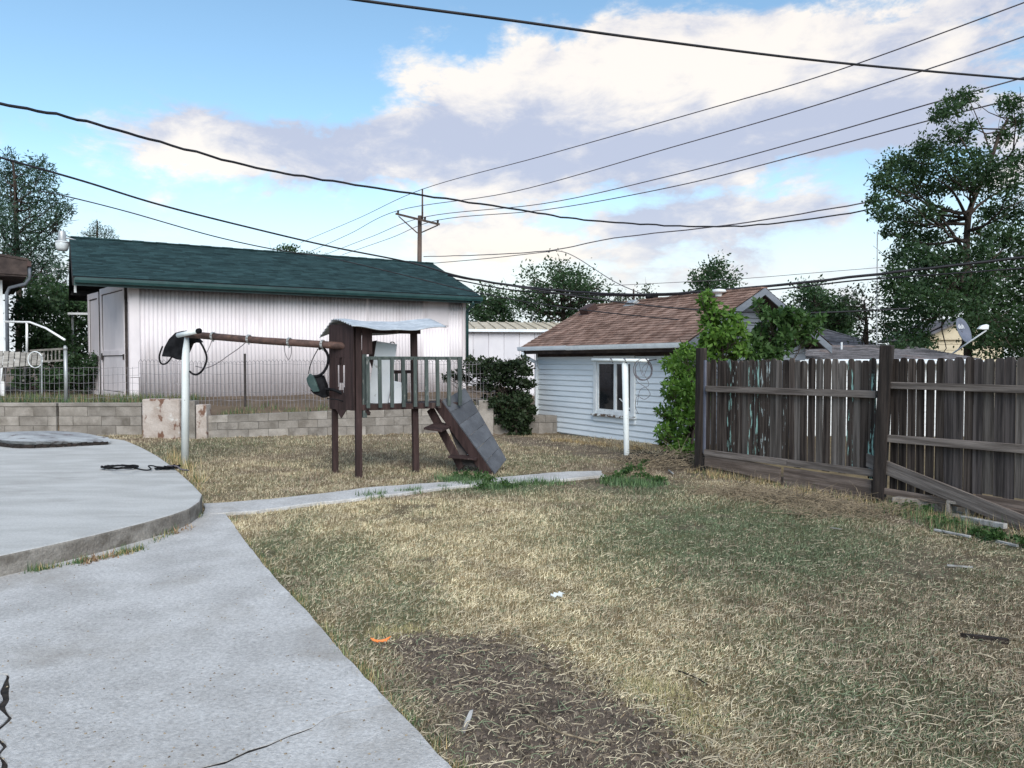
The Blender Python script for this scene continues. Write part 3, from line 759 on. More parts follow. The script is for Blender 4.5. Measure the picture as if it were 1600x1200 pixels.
def on_dirt(r, n):
    xs = [p[0] for p in DIRT]; ys = [p[1] for p in DIRT]
    x = r.uniform(min(xs), max(xs), n); y = r.uniform(2.3, max(ys), n); k = in_poly(x, y, DIRT); return x[k], y[k]
straw_stalks('loose_straw', 16000, 3, near_lawn)
straw_stalks('loose_straw', 900, 4, on_dirt)
def clods(N, seed):
    r = np.random.default_rng(seed); x, y = on_dirt(r, N); n = len(x); z = gz(x, y)
    s_ = r.uniform(.003, .013, n) * (.4 + r.random(n)); base = np.array([(1, 0, 0), (0, 1, 0), (-1, 0, 0), (0, -1, 0), (0, 0, .9)])
    V = np.stack([x, y, z], 1)[:, None] + (base[None] + r.normal(0, .3, (n, 5, 3))) * s_[:, None, None]
    i = (np.arange(n) * 5)[:, None]
    F = np.concatenate([i + np.array([f]) for f in ((0, 1, 4), (1, 2, 4), (2, 3, 4), (3, 0, 4))])
    col = np.array([.125, .098, .078])[None] * r.uniform(.45, 1.5, n)[:, None]
    return tag(np_mesh('soil_clods', V.reshape(-1, 3), F, MT['blade'], colors={'tint': np.repeat(col, 5, 0)}), kind='stuff')
clods(9000, 6)
# ================================================================== buildings
TH = R(31)
def shingles(parent, m, O, U, Vv, L, W, tab, course, seed, name='shingle', lip=.012, lift=.006):
    """overlapping tabs on a roof plane: O lower corner, U along the eave, Vv up the slope"""
    r = random.Random(seed); U, Vv = Vector(U).normalized(), Vector(Vv).normalized(); N = U.cross(Vv).normalized()
    if N.z < 0: N = -N
    O = Vector(O); mb = MB(); k = 0; w = 0.0
    while w < W - .02:
        x = -r.random() * tab
        w1 = min(w + course * 1.25, W)
        while x < L:
            tw = tab * r.uniform(.7, 1.3); x0, x1 = max(0, x), min(L, x + tw)
            x += tw
            if x1 - x0 < .02: continue
            g = .002; dz = r.uniform(0, lift); dw = r.uniform(-.006, .006)
            a = O + U * (x0 + g) + Vv * (w + dw); b = O + U * (x1 - g) + Vv * (w + dw)
            c = O + U * (x1 - g) + Vv * w1; d = O + U * (x0 + g) + Vv * w1
            hi = N * (lip + dz)
            mb.add([a, b, a + hi, b + hi, c + N * .002, d + N * .002], [(0, 1, 3, 2), (2, 3, 4, 5)])
        w += course; k += 1
    return mb.build(name, m, parent, kind='stuff')

# ---------------- large metal shed with the green roof
S = thing('metal_shed', 'long pale corrugated metal shed with a dark green shingle roof', 'shed', (-9.38, 18.6, .66), TH)
LS, DS, HW = 9.25, 6.0, 2.92
def corr_sheet(x0, x1, z0, z1, y, parent, pitch=.098, amp=.013, lab=None):
    n = max(6, int((x1 - x0) / pitch * 8)); mb = MB()
    vs = []
    for z in (z0, z1):
        for i in range(n + 1):
            x = x0 + (x1 - x0) * i / n; vs.append((x, y - amp * math.cos(2 * math.pi * x / pitch), z))
    fs = [(i, i + 1, n + 2 + i, n + 1 + i) for i in range(n)]
    return mb.add(vs, fs).build('wall_sheet', MT['corr'], parent, smooth=True, solid=.002, label=lab)
MB().box(.02, LS - .02, .05, DS, -.3, HW).build('inner_wall', MT['doorpaint'], S)
xs = [.17, 1.02, 1.87, 2.72, 3.57, 4.42, 5.27, 6.10]
for i, (a, b) in enumerate(zip(xs[:-1], xs[1:])):
    corr_sheet(a - .02, b + .02, -.10 + (.012 if i % 3 == 0 else 0), HW - .03, .004 + .006 * (i % 2), S)
corr_sheet(6.12, 6.98, -.1, HW - .06, .002, S); corr_sheet(6.96, 7.86, -.1, HW - .05, .008, S)
corr_sheet(7.84, 8.70, -.1, 2.02, .004, S); corr_sheet(8.66, 9.2, -.1, HW - .03, .01, S)
MB().box(7.85, 8.68, -.022, .03, 2.03, HW - .02).build('patch_panel', MT['corr'], S, bevel=.003, label='flat pale patch under the eave')
MB().box(2.9, 3.9, -.028, -.012, HW - .16, HW - .04).build('patch_panel', MT['corr'], S, bevel=.003)
MB().box(6.07, 6.13, -.02, -.005, -.1, HW - .03).build('seam_strip', MT['doorpaint'], S)
MB().box(9.16, 9.27, -.03, .08, -.1, HW).build('corner_board', MT['doorpaint'], S, bevel=.004)
MB().box(-.02, .20, -.035, -.005, .55, HW - .01).build('corner_board', MT['doorpaint'], S, bevel=.004)
MB().box(-.02, .17, -.032, -.008, -.12, .54).build('corner_board', MT['doorpaint'], S, bevel=.004)
MB().box(-.04, -.021, -.03, .24, -.12, HW - .03).build('corner_board', MT['doorpaint'], S, bevel=.004)
# roof
EZ, RZ, EY, RX0, RX1 = 2.93, 4.30, -.45, -1.2, LS + .3
up = Vector((0, DS / 2 - EY, RZ - EZ)); upn = up.normalized(); W = up.length
MB().slab([(RX0, EY, EZ - .1), (RX1, EY, EZ - .1), (RX1, DS / 2, RZ - .1), (RX0, DS / 2, RZ - .1)], (0, -.37, .93), .09).build('roof_deck', MT['blackwood_shade'], S)  # soffit shade is put into the black of the deck
MB().slab([(RX0, DS - EY, EZ - .1), (RX1, DS - EY, EZ - .1), (RX1, DS / 2, RZ - .1), (RX0, DS / 2, RZ - .1)], (0, .37, .93), .09).build('roof_deck', MT['blackwood_shade'], S)
shingles(S, MT['shgreen'], (RX0 - .02, EY - .02, EZ), (1, 0, 0), upn, RX1 - RX0 + .04, W, .30, .135, 3)
shingles(S, MT['shgreen'], (RX0 - .02, DS - EY + .02, EZ), (1, 0, 0), (0, -upn.y, upn.z), RX1 - RX0 + .04, W, .30, .14, 4)
rc = MB()
for i in range(36):
    x = RX0 + (RX1 - RX0) * i / 36; rc.box(x, x + (RX1 - RX0) / 36 - .004, DS / 2 - .11, DS / 2 + .11, RZ - .005, RZ + .028 + .008 * (i % 2))
rc.build('ridge_cap', MT['shgreen'], S)
MB().box(RX0, RX1, EY - .02, EY + .02, EZ - .22, EZ - .03).build('fascia', MT['greentrim'], S)
gm = MB(); n = 7
pr_ = [(EY - .03, EZ - .03), (EY - .03, EZ - .13), (EY - .075, EZ - .165), (EY - .135, EZ - .16), (EY - .155, EZ - .10), (EY - .155, EZ - .04), (EY - .14, EZ - .035), (EY - .14, EZ - .10), (EY - .12, EZ - .14), (EY - .08, EZ - .145), (EY - .045, EZ - .12), (EY - .045, EZ - .03)]
gm.add([(x, p[0], p[1]) for x in (RX0 + .02, RX1) for p in pr_], [(i, (i + 1) % 12, 12 + (i + 1) % 12, 12 + i) for i in range(12)] + [tuple(range(11, -1, -1)), tuple(range(12, 24))])
gm.build('gutter', MT['greentrim'], S)
for s, (ya, yb) in enumerate(((EY, DS / 2), (DS - EY, DS / 2))):
    MB().slab([(RX0 - .03, ya, EZ - .22), (RX0 - .03, yb, RZ - .2), (RX0 - .03, yb, RZ - .02), (RX0 - .03, ya, EZ - .02)], (1, 0, 0), .03).build('barge_board', MT['blackwood_shade'], S)
    MB().slab([(RX1 + .005, ya, EZ - .2), (RX1 + .005, yb, RZ - .2), (RX1 + .005, yb, RZ - .02), (RX1 + .005, ya, EZ - .02)], (1, 0, 0), .03).build('barge_board', MT['greentrim'], S)
MB().slab([(-.05, .05, HW - .02), (-.05, DS, HW - .02), (-.05, DS / 2, RZ - .14)], (1, 0, 0), .05).build('gable_panel', MT['blackwood_shade'], S)  # gable above the doors: its shade is painted in as black
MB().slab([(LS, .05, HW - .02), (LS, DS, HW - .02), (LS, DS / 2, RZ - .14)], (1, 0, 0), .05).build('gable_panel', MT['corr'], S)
for y in (.3, 1.6, 3.0, 4.4, 5.7):
    zz = EZ - .2 + (RZ - EZ) * (min(y, DS - y) - EY) / (DS / 2 - EY)
    MB().box(RX0 + .02, .4, y - .05, y + .05, zz - .08, zz + .06).build('rafter', MT['blackwood_shade'], S)
MB().box(RX0 + .01, RX0 + .06, EY + .3, EY + .34, EZ - .36, EZ - .15).build('bracket', MT['white'], S)
# downspout at the right corner
MB().tube([(LS - .02, EY - .08, EZ - .16), (LS + .02, EY - .06, EZ - .26), (LS + .02, -.12, EZ - .42), (LS + .03, -.09, EZ - .55), (LS + .03, -.09, .98)], .045, 8).build('downspout', MT['greentrim'], S, smooth=True)
MB().bar((LS + .03, -.09, 1.0), (LS + 1.05, -.3, .62), .07, .06).build('downspout_extension', MT['gutter'], S)
# doors standing ajar along the end wall
def shed_door(p0, ang, w, h, z0):
    d = bpy.data.objects.new('door', None); COL.objects.link(d); d.parent = S; d.location = (p0[0], p0[1], z0); d.rotation_euler = (0, 0, ang)
    MB().box(0, w, -.02, .02, 0, h).build('door_panel', MT['doorpaint'], d)
    fr = MB()
    for b in ((0, .13, 0, h), (w - .13, w, 0, h), (.13, w - .13, h - .16, h), (.13, w - .13, 0, .16), (.13, w - .13, h * .38, h * .38 + .13)):
        fr.box(b[0], b[1], .02, .06, b[2], b[3])
    fr.build('door_frame', MT['doorpaint'], d, bevel=.004)
    gm_ = MB()  # dark strips drawn in for the shade along the frame edges
    for b in ((.13, .15, .16, h - .16), (w - .15, w - .13, .16, h - .16), (.15, w - .15, h - .18, h - .16), (.15, w - .15, h * .38 - .02, h * .38), (.15, w - .15, .16, .18)):
        gm_.box(b[0], b[1], .019, .03, b[2], b[3])
    gm_.box(-.015, .0, -.01, .05, 0, h); gm_.box(w, w + .02, -.01, .05, 0, h)
    gm_.build('painted_shadow_gap', MT['rustdark'], d, kind='stuff')
    MB().box(w * .9, w * .9 + .05, .045, .09, h * .34, h * .34 + .18).build('hinge', MT['rustdark'], d)
    MB().box(.02, .07, .045, .09, h * .34, h * .34 + .14).build('hinge', MT['rustdark'], d)
    return d
shed_door((-.06, .26), R(100.4), 2.38, HW - .02, 0)
shed_door((-.52, 2.72), R(100.4), 1.22, HW - .06, -.02)
MB().bar((-.50, 2.68, -.1), (-.50, 2.68, HW - .02), .07, .07).build('door_post', MT['doorpaint'], S)

# ---------------- yard light on the gable peak of the shed
p = S.matrix_basis if False else None
lamp_w = at(97, 378, 20.25)
YL = thing('yard_light', 'grey dusk light hanging off the peak of the green roof', 'lamp', lamp_w)
def lathe(prof, n=18):
    mb = MB(); k = len(prof)
    vs = [(r0 * math.cos(2 * math.pi * i / n), r0 * math.sin(2 * math.pi * i / n), z) for i in range(n) for r0, z in prof]
    fs = [(i * k + j, ((i + 1) % n) * k + j, ((i + 1) % n) * k + j + 1, i * k + j + 1) for i in range(n) for j in range(k - 1)]
    return mb.add(vs, fs)
lathe([(.0, .30), (.075, .29), (.09, .26), (.10, .05), (.13, .03), (.145, .0)]).build('housing', MT['galv'], YL, smooth=True)
lathe([(.15, .0), (.165, -.05), (.15, -.17), (.12, -.235), (.0, -.24)]).build('lens', MT['lampglass'], YL, smooth=True)
lathe([(.146, .012), (.172, .008), (.172, -.02), (.150, -.022)]).build('collar', MT['lightgrey'], YL, smooth=True)
MB().tube([(.08, .02, .10), (.18, .05, .10), (.30, .13, .06)], .022, 6).build('arm', MT['galv'], YL, smooth=True)

# ---------------- pale metal lean-to beyond the shed
Lm = thing('lean_to', 'low lavender metal lean-to with tan ribbed roof beyond the green-roofed shed', 'shed', (-2.1, 29.0, .2), R(8))
MB().box(0, 5.4, 0, 3, -.3, 2.56).build('inner_wall', MT['leanwall'], Lm)
for i in range(9):
    MB().box(i * .6 + .01, i * .6 + .595, -.035, -.004, -.3, 2.55).build('wall_panel', MT['leanwall'], Lm, bevel=.008)
MB().slab([(-.2, -.22, 2.6), (5.6, -.22, 2.6), (5.6, 3.2, 3.05), (-.2, 3.2, 3.05)], (0, -.13, .99), .04).build('roof_sheet', MT['leanroof'], Lm)
for i in range(15):
    x = -.1 + i * .4
    MB().bar((x, -.2, 2.665), (x, 3.2, 3.115), .06, .05).build('roof_rib', MT['leanroof'], Lm)
MB().box(-.2, 5.6, -.25, -.222, 2.54, 2.64).build('eave_trim', MT['gutter'], Lm)

# ---------------- small siding house with the brown roof
H = thing('siding_house', 'small pale blue sided house with a red-brown shingle roof and one window', 'house', (3.19, 14.2, 0), TH)
LH, WH, HH = 4.98, 3.5, 1.86
MB().box(.03, WH, .03, LH, -.3, HH).build('inner_wall', MT['siding'], H)
MB().box(.008, WH, .01, LH, -.4, -.055).build('foundation', MT['patio'], H)
WY0, WY1, WZ0, WZ1 = 1.36, 2.60, .50, 1.60
def lap(axis, a0, a1, z0, z1, parent, m, name='siding_board', off=0.0):
    """one lapped board; axis 'y' = on the long wall (faces -x), 'x' = on the gable (faces -y)"""
    prof = [(.03, z0), (-.024, z0), (-.026, z0 + .012), (-.004, z1 + .006), (.03, z1 + .006)]
    vs = []
    for a in (a0, a1):
        for d, z in prof: vs.append((d + off, a, z) if axis == 'y' else (a, d + off, z))
    k = len(prof)
    fs = [(i, (i + 1) % k, k + (i + 1) % k, k + i) for i in range(k)] + [tuple(range(k - 1, -1, -1)), tuple(range(k, 2 * k))]
    return MB().add(vs, fs).build(name, m, parent)
ex = .122; z = -.05; rr = random.Random(4)
while z < HH - .15:
    z1 = min(z + ex, HH - .10)
    if z1 > WZ0 - .05 and z < WZ1 + .14:
        lap('y', .09, WY0 - .07, z, z1, H, MT['siding']); lap('y', WY1 + .07, LH - .07, z, z1, H, MT['siding'])
    else:
        lap('y', .09, LH - .07, z, z1, H, MT['siding'])
    z += ex
MB().box(-.035, .02, -.03, .085, -.1, HH - .02).build('corner_board', MT['trimwhite'], H, bevel=.004)
MB().box(-.035, .02, LH - .066, LH + .03, -.1, HH - .06).build('corner_board', MT['trimwhite'], H, bevel=.004)
# window
win = bpy.data.objects.new('window', None); COL.objects.link(win); win.parent = H
fm = MB()
fm.box(-.06, .03, WY0 - .065, WY0 + .04, WZ0 - .02, WZ1 + .12); fm.box(-.06, .03, WY1 - .04, WY1 + .065, WZ0 - .02, WZ1 + .12)
fm.box(-.055, .03, WY0 + .04, WY1 - .04, WZ1 - .01, WZ1 + .12); fm.box(-.055, .03, WY0 + .04, WY1 - .04, WZ0 - .02, WZ0 + .05)
fm.build('window_frame', MT['trimwhite'], win, bevel=.006)
sa = MB()
for a, b in ((WY0 + .05, WY0 + .09), (1.90, 1.98), (WY1 - .10, WY1 - .05)):
    sa.box(-.04, .0, a, b, WZ0 + .05, WZ1 - .01)
sa.box(-.038, .0, WY0 + .09, WY1 - .10, WZ1 - .05, WZ1 - .012); sa.box(-.038, .0, WY0 + .09, WY1 - .10, WZ0 + .052, WZ0 + .085)
sa.build('sash', MT['trimwhite'], win, bevel=.004)
MB().box(-.012, .02, WY0 + .03, 1.92, WZ0 + .06, WZ1 - .02).build('pane', MT['glassdark'], win)
MB().box(-.018, .02, 1.925, WY1 - .05, WZ0 + .06, WZ1 - .02).build('pane', MT['glassdark'], win)
MB().bar((-.024, 1.42, WZ0 + .1), (-.024, 1.8, WZ0 + .33), .02, .014).build('stop_stick', MT['trimwhite'], win)
MB().box(-.10, .02, WY0 - .1, WY1 + .1, WZ0 - .07, WZ0 - .022).build('sill', MT['sillpeel'], win, bevel=.006)
MB().box(-.05, .02, WY0 - .07, WY1 + .07, WZ0 - .18, WZ0 - .072).build('apron', MT['siding'], win)
MB().box(-.03, .03, LH * .0 + .09, LH - .07, HH - .15, HH - .0).build('frieze', MT['soffit'], H)
# roof
hx, he, hr_, hy0, hy1 = -.30, 1.94, 3.03, -.42, LH + .27
rx = WH / 2; upv = Vector((rx - hx, 0, hr_ - he)); upl = upv.length; upv.normalize()
MB().slab([(hx, hy0, he - .07), (hx, hy1, he - .07), (rx, hy1, hr_ - .07), (rx, hy0, hr_ - .07)], (-.47, 0, .88), .06).build('roof_deck', MT['soffit'], H)
MB().slab([(WH - hx, hy0, he - .07), (WH - hx, hy1, he - .07), (rx, hy1, hr_ - .07), (rx, hy0, hr_ - .07)], (.47, 0, .88), .06).build('roof_deck', MT['soffit'], H)
shingles(H, MT['shbrown'], (hx - .02, hy0 - .02, he), (0, 1, 0), upv, hy1 - hy0 + .04, upl, .26, .118, 8, lip=.014)
shingles(H, MT['shbrown'], (WH - hx + .02, hy0 - .02, he), (0, 1, 0), (-upv.x, 0, upv.z), hy1 - hy0 + .04, upl, .26, .118, 9)
rc = MB()
for i in range(22):
    y = hy0 + (hy1 - hy0) * i / 22; rc.box(rx - .09, rx + .09, y, y + (hy1 - hy0) / 22 - .004, hr_ - .01, hr_ + .022 + .007 * (i % 2))
rc.build('ridge_cap', MT['shbrown'], H)
MB().box(hx - .0, hx + .025, hy0, hy1, he - .16, he - .02).build('fascia', MT['soffit'], H)
def gutter(y0, y1, m, dz=0, lab=None):
    q = [(0, 0), (0, -.075), (-.045, -.10), (-.09, -.09), (-.10, -.045), (-.105, 0), (-.094, 0), (-.088, -.045), (-.08, -.078), (-.045, -.086), (-.012, -.066), (-.012, 0)]
    vs = [(hx - .005 + p[0], y, he + .012 + dz + p[1]) for y in (y0, y1) for p in q]
    return MB().add(vs, [(i, (i + 1) % 12, 12 + (i + 1) % 12, 12 + i) for i in range(12)] + [tuple(range(11, -1, -1)), tuple(range(12, 24))]).build('gutter', m, H, label=lab)
gutter(hy0 - .02, 3.25, MT['trimwhite'], -.005, 'weathered dull gutter length'); gutter(3.22, hy1 + .03, MT['gutter'], .004, 'clean white gutter length')
MB().tube([(hx - .06, LH + .12, he - .1), (hx - .04, LH + .1, he - .2), (-.06, LH - .02, he - .36), (-.055, LH - .03, he - .5), (-.055, LH - .03, .1), (-.16, LH - .05, -.02)], .042, 8).build('downspout', MT['gutter'], H, smooth=True)
MB().box(-.10, .0, LH - .02, LH + .06, -.1, .35).build('corner_block', MT['sidinggrey'], H)
# gable end
z = -.05
while z < hr_ - .15:
    z1 = z + .14
    half = WH / 2 if z1 < HH else max(0.03, (hr_ - .12 - z1) / (hr_ - he) * (rx - hx))
    half = min(half, WH / 2)
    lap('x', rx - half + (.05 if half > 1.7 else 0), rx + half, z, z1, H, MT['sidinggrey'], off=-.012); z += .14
for sgn in (-1, 1):
    ex_ = rx + sgn * (rx - hx)
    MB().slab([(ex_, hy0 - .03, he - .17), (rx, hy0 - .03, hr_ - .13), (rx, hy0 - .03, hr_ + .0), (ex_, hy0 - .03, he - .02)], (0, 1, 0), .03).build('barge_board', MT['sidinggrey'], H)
# roof fittings
def on_slope(y, k): return Vector((hx, y, he)) + upv * (k * upl) + Vector((-upv.z, 0, upv.x)) * .03
def vent(y, k, sx, sy, hgt, m):
    b = on_slope(y, k); mm = Matrix((upv, Vector((0, 1, 0)), Vector((-upv.z, 0, upv.x)))).transposed().to_4x4(); mm.translation = b
    mb = MB(); mb.box(-sx / 2 - .05, sx / 2 + .05, -sy / 2 - .05, sy / 2 + .05, -.02, .0, mm); mb.box(-sx / 2, sx / 2, -sy / 2, sy / 2, 0, hgt, mm)
    return mb.build('roof_vent', m, H, bevel=.02)
vent(4.72, .82, .32, .34, .14, MT['brownmetal'])
vent(3.35, .93, .16, .30, .05, MT['galv'])
v3 = on_slope(.55, .90)
vh = lathe([(.0, .14), (.13, .12), (.16, .07), (.10, .05), (.07, .04), (.07, -.02)]); o = vh.build('roof_vent', MT['lightgrey'], H, smooth=True); o.location = v3

# ---------------- neighbour's low garage behind the fence
G = thing('low_garage', 'low grey shingled garage with white fascia right behind the wooden fence', 'garage', (5.75, 16.0, 0), R(-1.5))
MB().box(.15, 4.0, .25, 3.4, -.2, 1.60).build('wall', MT['white'], G)
for i in range(12):
    MB().box(.15, 4.0, .225, .248, i * .13 + .002, i * .13 + .126).build('siding_board', MT['white'], G, bevel=.004)
rs = Vector((0, 3.2, .36)); MB().slab([(-.05, 0, 1.61), (4.1, 0, 1.61), (3.9, 3.2, 1.97), (-.02, 3.2, 1.97)], (0, -.11, .99), .04).build('roof_deck', MT['soffit'], G)
shingles(G, MT['shgrey'], (-.06, -.03, 1.655), (1, 0, 0), rs, 4.15, rs.length, .3, .13, 14)
MB().box(-.05, 4.1, -.03, -.002, 1.53, 1.648).build('fascia', MT['gutter'], G)
MB().box(-.08, 4.13, -.09, -.032, 1.56, 1.63).build('gutter', MT['gutter'], G)
MB().tube([(2.02, 2.0, 1.8), (2.02, 2.0, 2.06)], .025, 8).build('vent_pipe', MT['lightgrey'], G)

# ---------------- grey hip-roofed house further back
K = thing('hip_house', 'grey hip-roofed house peeping over the garage behind the leafy shrub', 'house', (9.2, 25.0, 0), R(4))
a_, b_, c_, d_ = (-.3, -.3, 1.95), (3.6, -.3, 1.95), (3.6, 4.3, 1.95), (-.3, 4.3, 1.95); r0, r1 = (1.35, 2.0, 2.85), (1.75, 2.0, 2.85)
MB().box(0, 3.3, 0, 4, -.2, 1.9).build('wall', MT['sidinggrey'], K)
MB().add([a_, b_, c_, d_, r0, r1], [(0, 1, 5, 4), (1, 2, 5), (2, 3, 4, 5), (3, 0, 4)]).build('roof', MT['soffit'], K)
shingles(K, MT['shgrey'], (-.2, -.28, 1.98), (1, 0, 0), (0, 2.3, .9), 3.6, .6, .3, .14, 15)
MB().bar((3.6, -.3, 1.97), (1.75, 2.0, 2.87), .16, .03).build('hip_cap', MT['shgrey'], K)
MB().bar((-.3, -.3, 1.97), (1.35, 2.0, 2.87), .16, .03).build('hip_cap', MT['shgrey'], K)
mb = MB()
rr = random.Random(2)
for j in range(16):
    w0, w1 = j / 16, (j + 1.2) / 16; w1 = min(w1, 1)
    P0 = Vector(a_).lerp(Vector(r0), w0); P1 = Vector(b_).lerp(Vector(r1), w0); Q0 = Vector(a_).lerp(Vector(r0), w1); Q1 = Vector(b_).lerp(Vector(r1), w1)
    k = max(1, int((P1 - P0).length / .3))
    for i in range(k):
        u0, u1 = i / k, (i + 1) / k; n_ = Vector((0, -.3, .95)) * (.02 + rr.random() * .008)
        mb.add([P0.lerp(P1, u0) + n_, P0.lerp(P1, u1) + n_, Q0.lerp(Q1, u1) + n_ * .5, Q0.lerp(Q1, u0) + n_ * .5], [(0, 1, 2, 3)])
    P0 = Vector(b_).lerp(Vector(r1), w0); P1 = Vector(c_).lerp(Vector(r1), w0); Q0 = Vector(b_).lerp(Vector(r1), w1); Q1 = Vector(c_).lerp(Vector(r1), w1)
    k = max(1, int((P1 - P0).length / .3))
    for i in range(k):
        u0, u1 = i / k, (i + 1) / k; n_ = Vector((.4, 0, .9)) * (.02 + rr.random() * .008)
        mb.add([P0.lerp(P1, u0) + n_, P0.lerp(P1, u1) + n_, Q0.lerp(Q1, u1) + n_ * .5, Q0.lerp(Q1, u0) + n_ * .5], [(0, 1, 2, 3)])
mb.build('shingle', MT['shgrey'], K, kind='stuff')

# ---------------- cream house in the trees
CH = thing('cream_house', 'cream sided house mostly hidden by the dark trees behind the dish', 'house', (14.5, 26.5, 0), R(-4))
MB().box(0, 2.6, 0.02, 3, -.2, 2.35).build('inner_wall', MT['cream'], CH)
for i in range(12):
    MB().box(-.01, 2.61, -.02, .018, i * .2, i * .2 + .19).build('siding_board', MT['cream'], CH, bevel=.004)
MB().slab([(-.2, -.1, 2.36), (1.3, -.1, 3.05), (2.8, -.1, 2.36)], (0, 1, 0), .08).build('gable_panel', MT['cream'], CH)
MB().slab([(-.35, -.3, 2.32), (1.3, -.3, 3.1), (1.3, 3.2, 3.1), (-.35, 3.2, 2.32)], (-.4, 0, .9), .06).build('roof', MT['shgrey'], CH)
MB().slab([(2.95, -.3, 2.32), (1.3, -.3, 3.1), (1.3, 3.2, 3.1), (2.95, 3.2, 2.32)], (.4, 0, .9), .06).build('roof', MT['shgrey'], CH)

# ---------------- corner of the house at the left edge
LHs = thing('left_house', 'white house corner with brown eave at the left edge', 'house', (-13.45, 20.0, .6), R(36))
MB().box(-5, 0, .0, 6, -.2, 3.15).build('wall', MT['white'], LHs)
MB().slab([(-5, -.5, 3.30), (.52, -.5, 3.22), (.52, 6, 3.22), (-5, 6, 3.30)], (0, 0, 1), .05).build('soffit', MT['soffit'], LHs)
MB().slab([(-5, -.55, 4.4), (.56, -.55, 3.64), (.56, 6.2, 3.64), (-5, 6.2, 4.4)], (.14, 0, .99), .06).build('roof', MT['soffit'], LHs)
MB().slab([(-5, -.53, 3.30), (.53, -.53, 3.27), (.53, -.53, 3.64), (-5, -.53, 4.4)], (0, 1, 0), .04).build('gable_trim', MT['soffit'], LHs)
MB().box(.53, .62, -.55, 6.1, 3.5, 3.64).build('gutter', MT['brownmetal'], LHs)
MB().tube([(.58, -.45, 3.52), (.58, -.42, 3.2), (.5, -.30, 3.06), (.15, -.1, 2.95), (.09, -.05, 2.8), (.08, -.05, 1.0)], .045, 8).build('downspout', MT['sidinggrey'], LHs, smooth=True)
# ================================================================== things in the yard
def inv(T):
    return (Matrix.Translation(T.location) @ Matrix.Rotation(T.rotation_euler.z, 4, 'Z')).inverted()
def rel(T, pts):
    m = inv(T); return [m @ Vector(p) for p in pts]
def smooth_path(pts, n=6):
    """Catmull-Rom through the points"""
    P = [Vector(p) for p in pts]; P = [P[0] * 2 - P[1]] + P + [P[-1] * 2 - P[-2]]; out = []
    for i in range(1, len(P) - 2):
        for k in range(n):
            t = k / n
            out.append(.5 * ((2 * P[i]) + (P[i + 1] - P[i - 1]) * t + (2 * P[i - 1] - 5 * P[i] + 4 * P[i + 1] - P[i + 2]) * t * t + (3 * P[i] - P[i - 1] - 3 * P[i + 1] + P[i + 2]) * t ** 3))
    out.append(P[-2]); return out

# ------------------------------------------------------------------ play tower with swing beam
PT = thing('play_tower', 'dark brown play tower with green railing, tin roof and a rusty swing beam', 'play structure', (-2.16, 10.5, 0), R(27))
def post(x, y, z1, w=.085, lean=(0, 0), z0=-.15):
    return MB().bar((x, y, z0), (x + lean[0], y + lean[1], z1), w, w, (0, 1, 0)).build('post', MT['towerwood'], PT, bevel=.006)
post(0.02, 0, 2.12); post(-.175, .54, 2.08, .08); post(.90, .10, 2.10, .085, (-.03, .0))
# end panel with its cut-outs: made of boards round the slots
ep = MB()
X = -.052
ep.box(X - .018, X, -.03, .60, 1.66, 2.13); ep.box(X - .018, X, -.03, .60, .92, 1.16)
ep.box(X - .018, X, -.03, .19, 1.16, 1.66); ep.box(X - .018, X, .40, .60, 1.16, 1.66)
ep.box(X - .018, X, .255, .335, 1.30, 1.66); ep.box(X - .018, X, .19, .40, 1.55, 1.66); ep.box(X - .018, X, .255, .335, 1.16, 1.20)
ep.box(X - .018, X, .19, .22, 1.16, 1.24); ep.box(X - .018, X, .37, .40, 1.16, 1.24)
o_ = ep.build('end_panel', MT['towerwood'], PT, bevel=.003); o_.rotation_euler = (0, 0, R(18))
MB().slab([(X - .016, .16, .93), (X - .016, .44, .93), (X - .016, .30, .80)], (1, 0, 0), .014).build('panel_point', MT['towerwood'], PT).rotation_euler = (0, 0, R(18))
MB().box(.065, .21, -.055, -.035, 1.70, 2.09).build('side_board', MT['towerwood'], PT, bevel=.003)
MB().box(.07, .13, -.05, .02, .82, 1.76).build('side_post', MT['greenpaint'], PT, bevel=.004)
# deck
for i in range(6):
    MB().box(.03, 1.49, -.03 + i * .125, -.03 + i * .125 + .118, .965, .99).build('deck_board', MT['towerwood'], PT, bevel=.003)
MB().box(.06, 1.5, -.055, -.03, .92, 1.0).build('deck_beam', MT['towerwood'], PT, bevel=.004)
MB().box(.06, 1.5, .70, .73, .90, .985).build('deck_beam', MT['towerwood'], PT, bevel=.004)
MB().tube([(.12, -.03, .92), (.16, -.03, .87), (.17, -.03, .85)], [.03, .035, .01], 6).build('broken_foot', MT['towerwood'], PT)
# railing
MB().box(.10, 1.56, -.10, -.06, 1.625, 1.672).build('top_rail', MT['greenpaint'], PT, bevel=.004)
for i in range(9):
    x = .125 + i * .172
    MB().bar((x, -.125, .955), (x + random.uniform(-.008, .008), -.12, 1.655), .05, .032, (0, 1, 0)).build('baluster', MT['greenpaint'], PT, bevel=.003)
MB().bar((1.53, -.09, 1.0), (1.53, -.085, 1.67), .035, .035, (0, 1, 0)).build('railing_post', MT['greenpaint'], PT, bevel=.003)
# small ladder-back at the rear
MB().box(.62, 1.12, .66, .70, 1.42, 1.47).build('rear_rail', MT['towerwood'], PT, bevel=.003)
for x in (.64, .80, .95, 1.10):
    MB().box(x - .022, x + .022, .665, .695, .98, 1.44).build('rear_baluster', MT['greenpaint'], PT, bevel=.003)
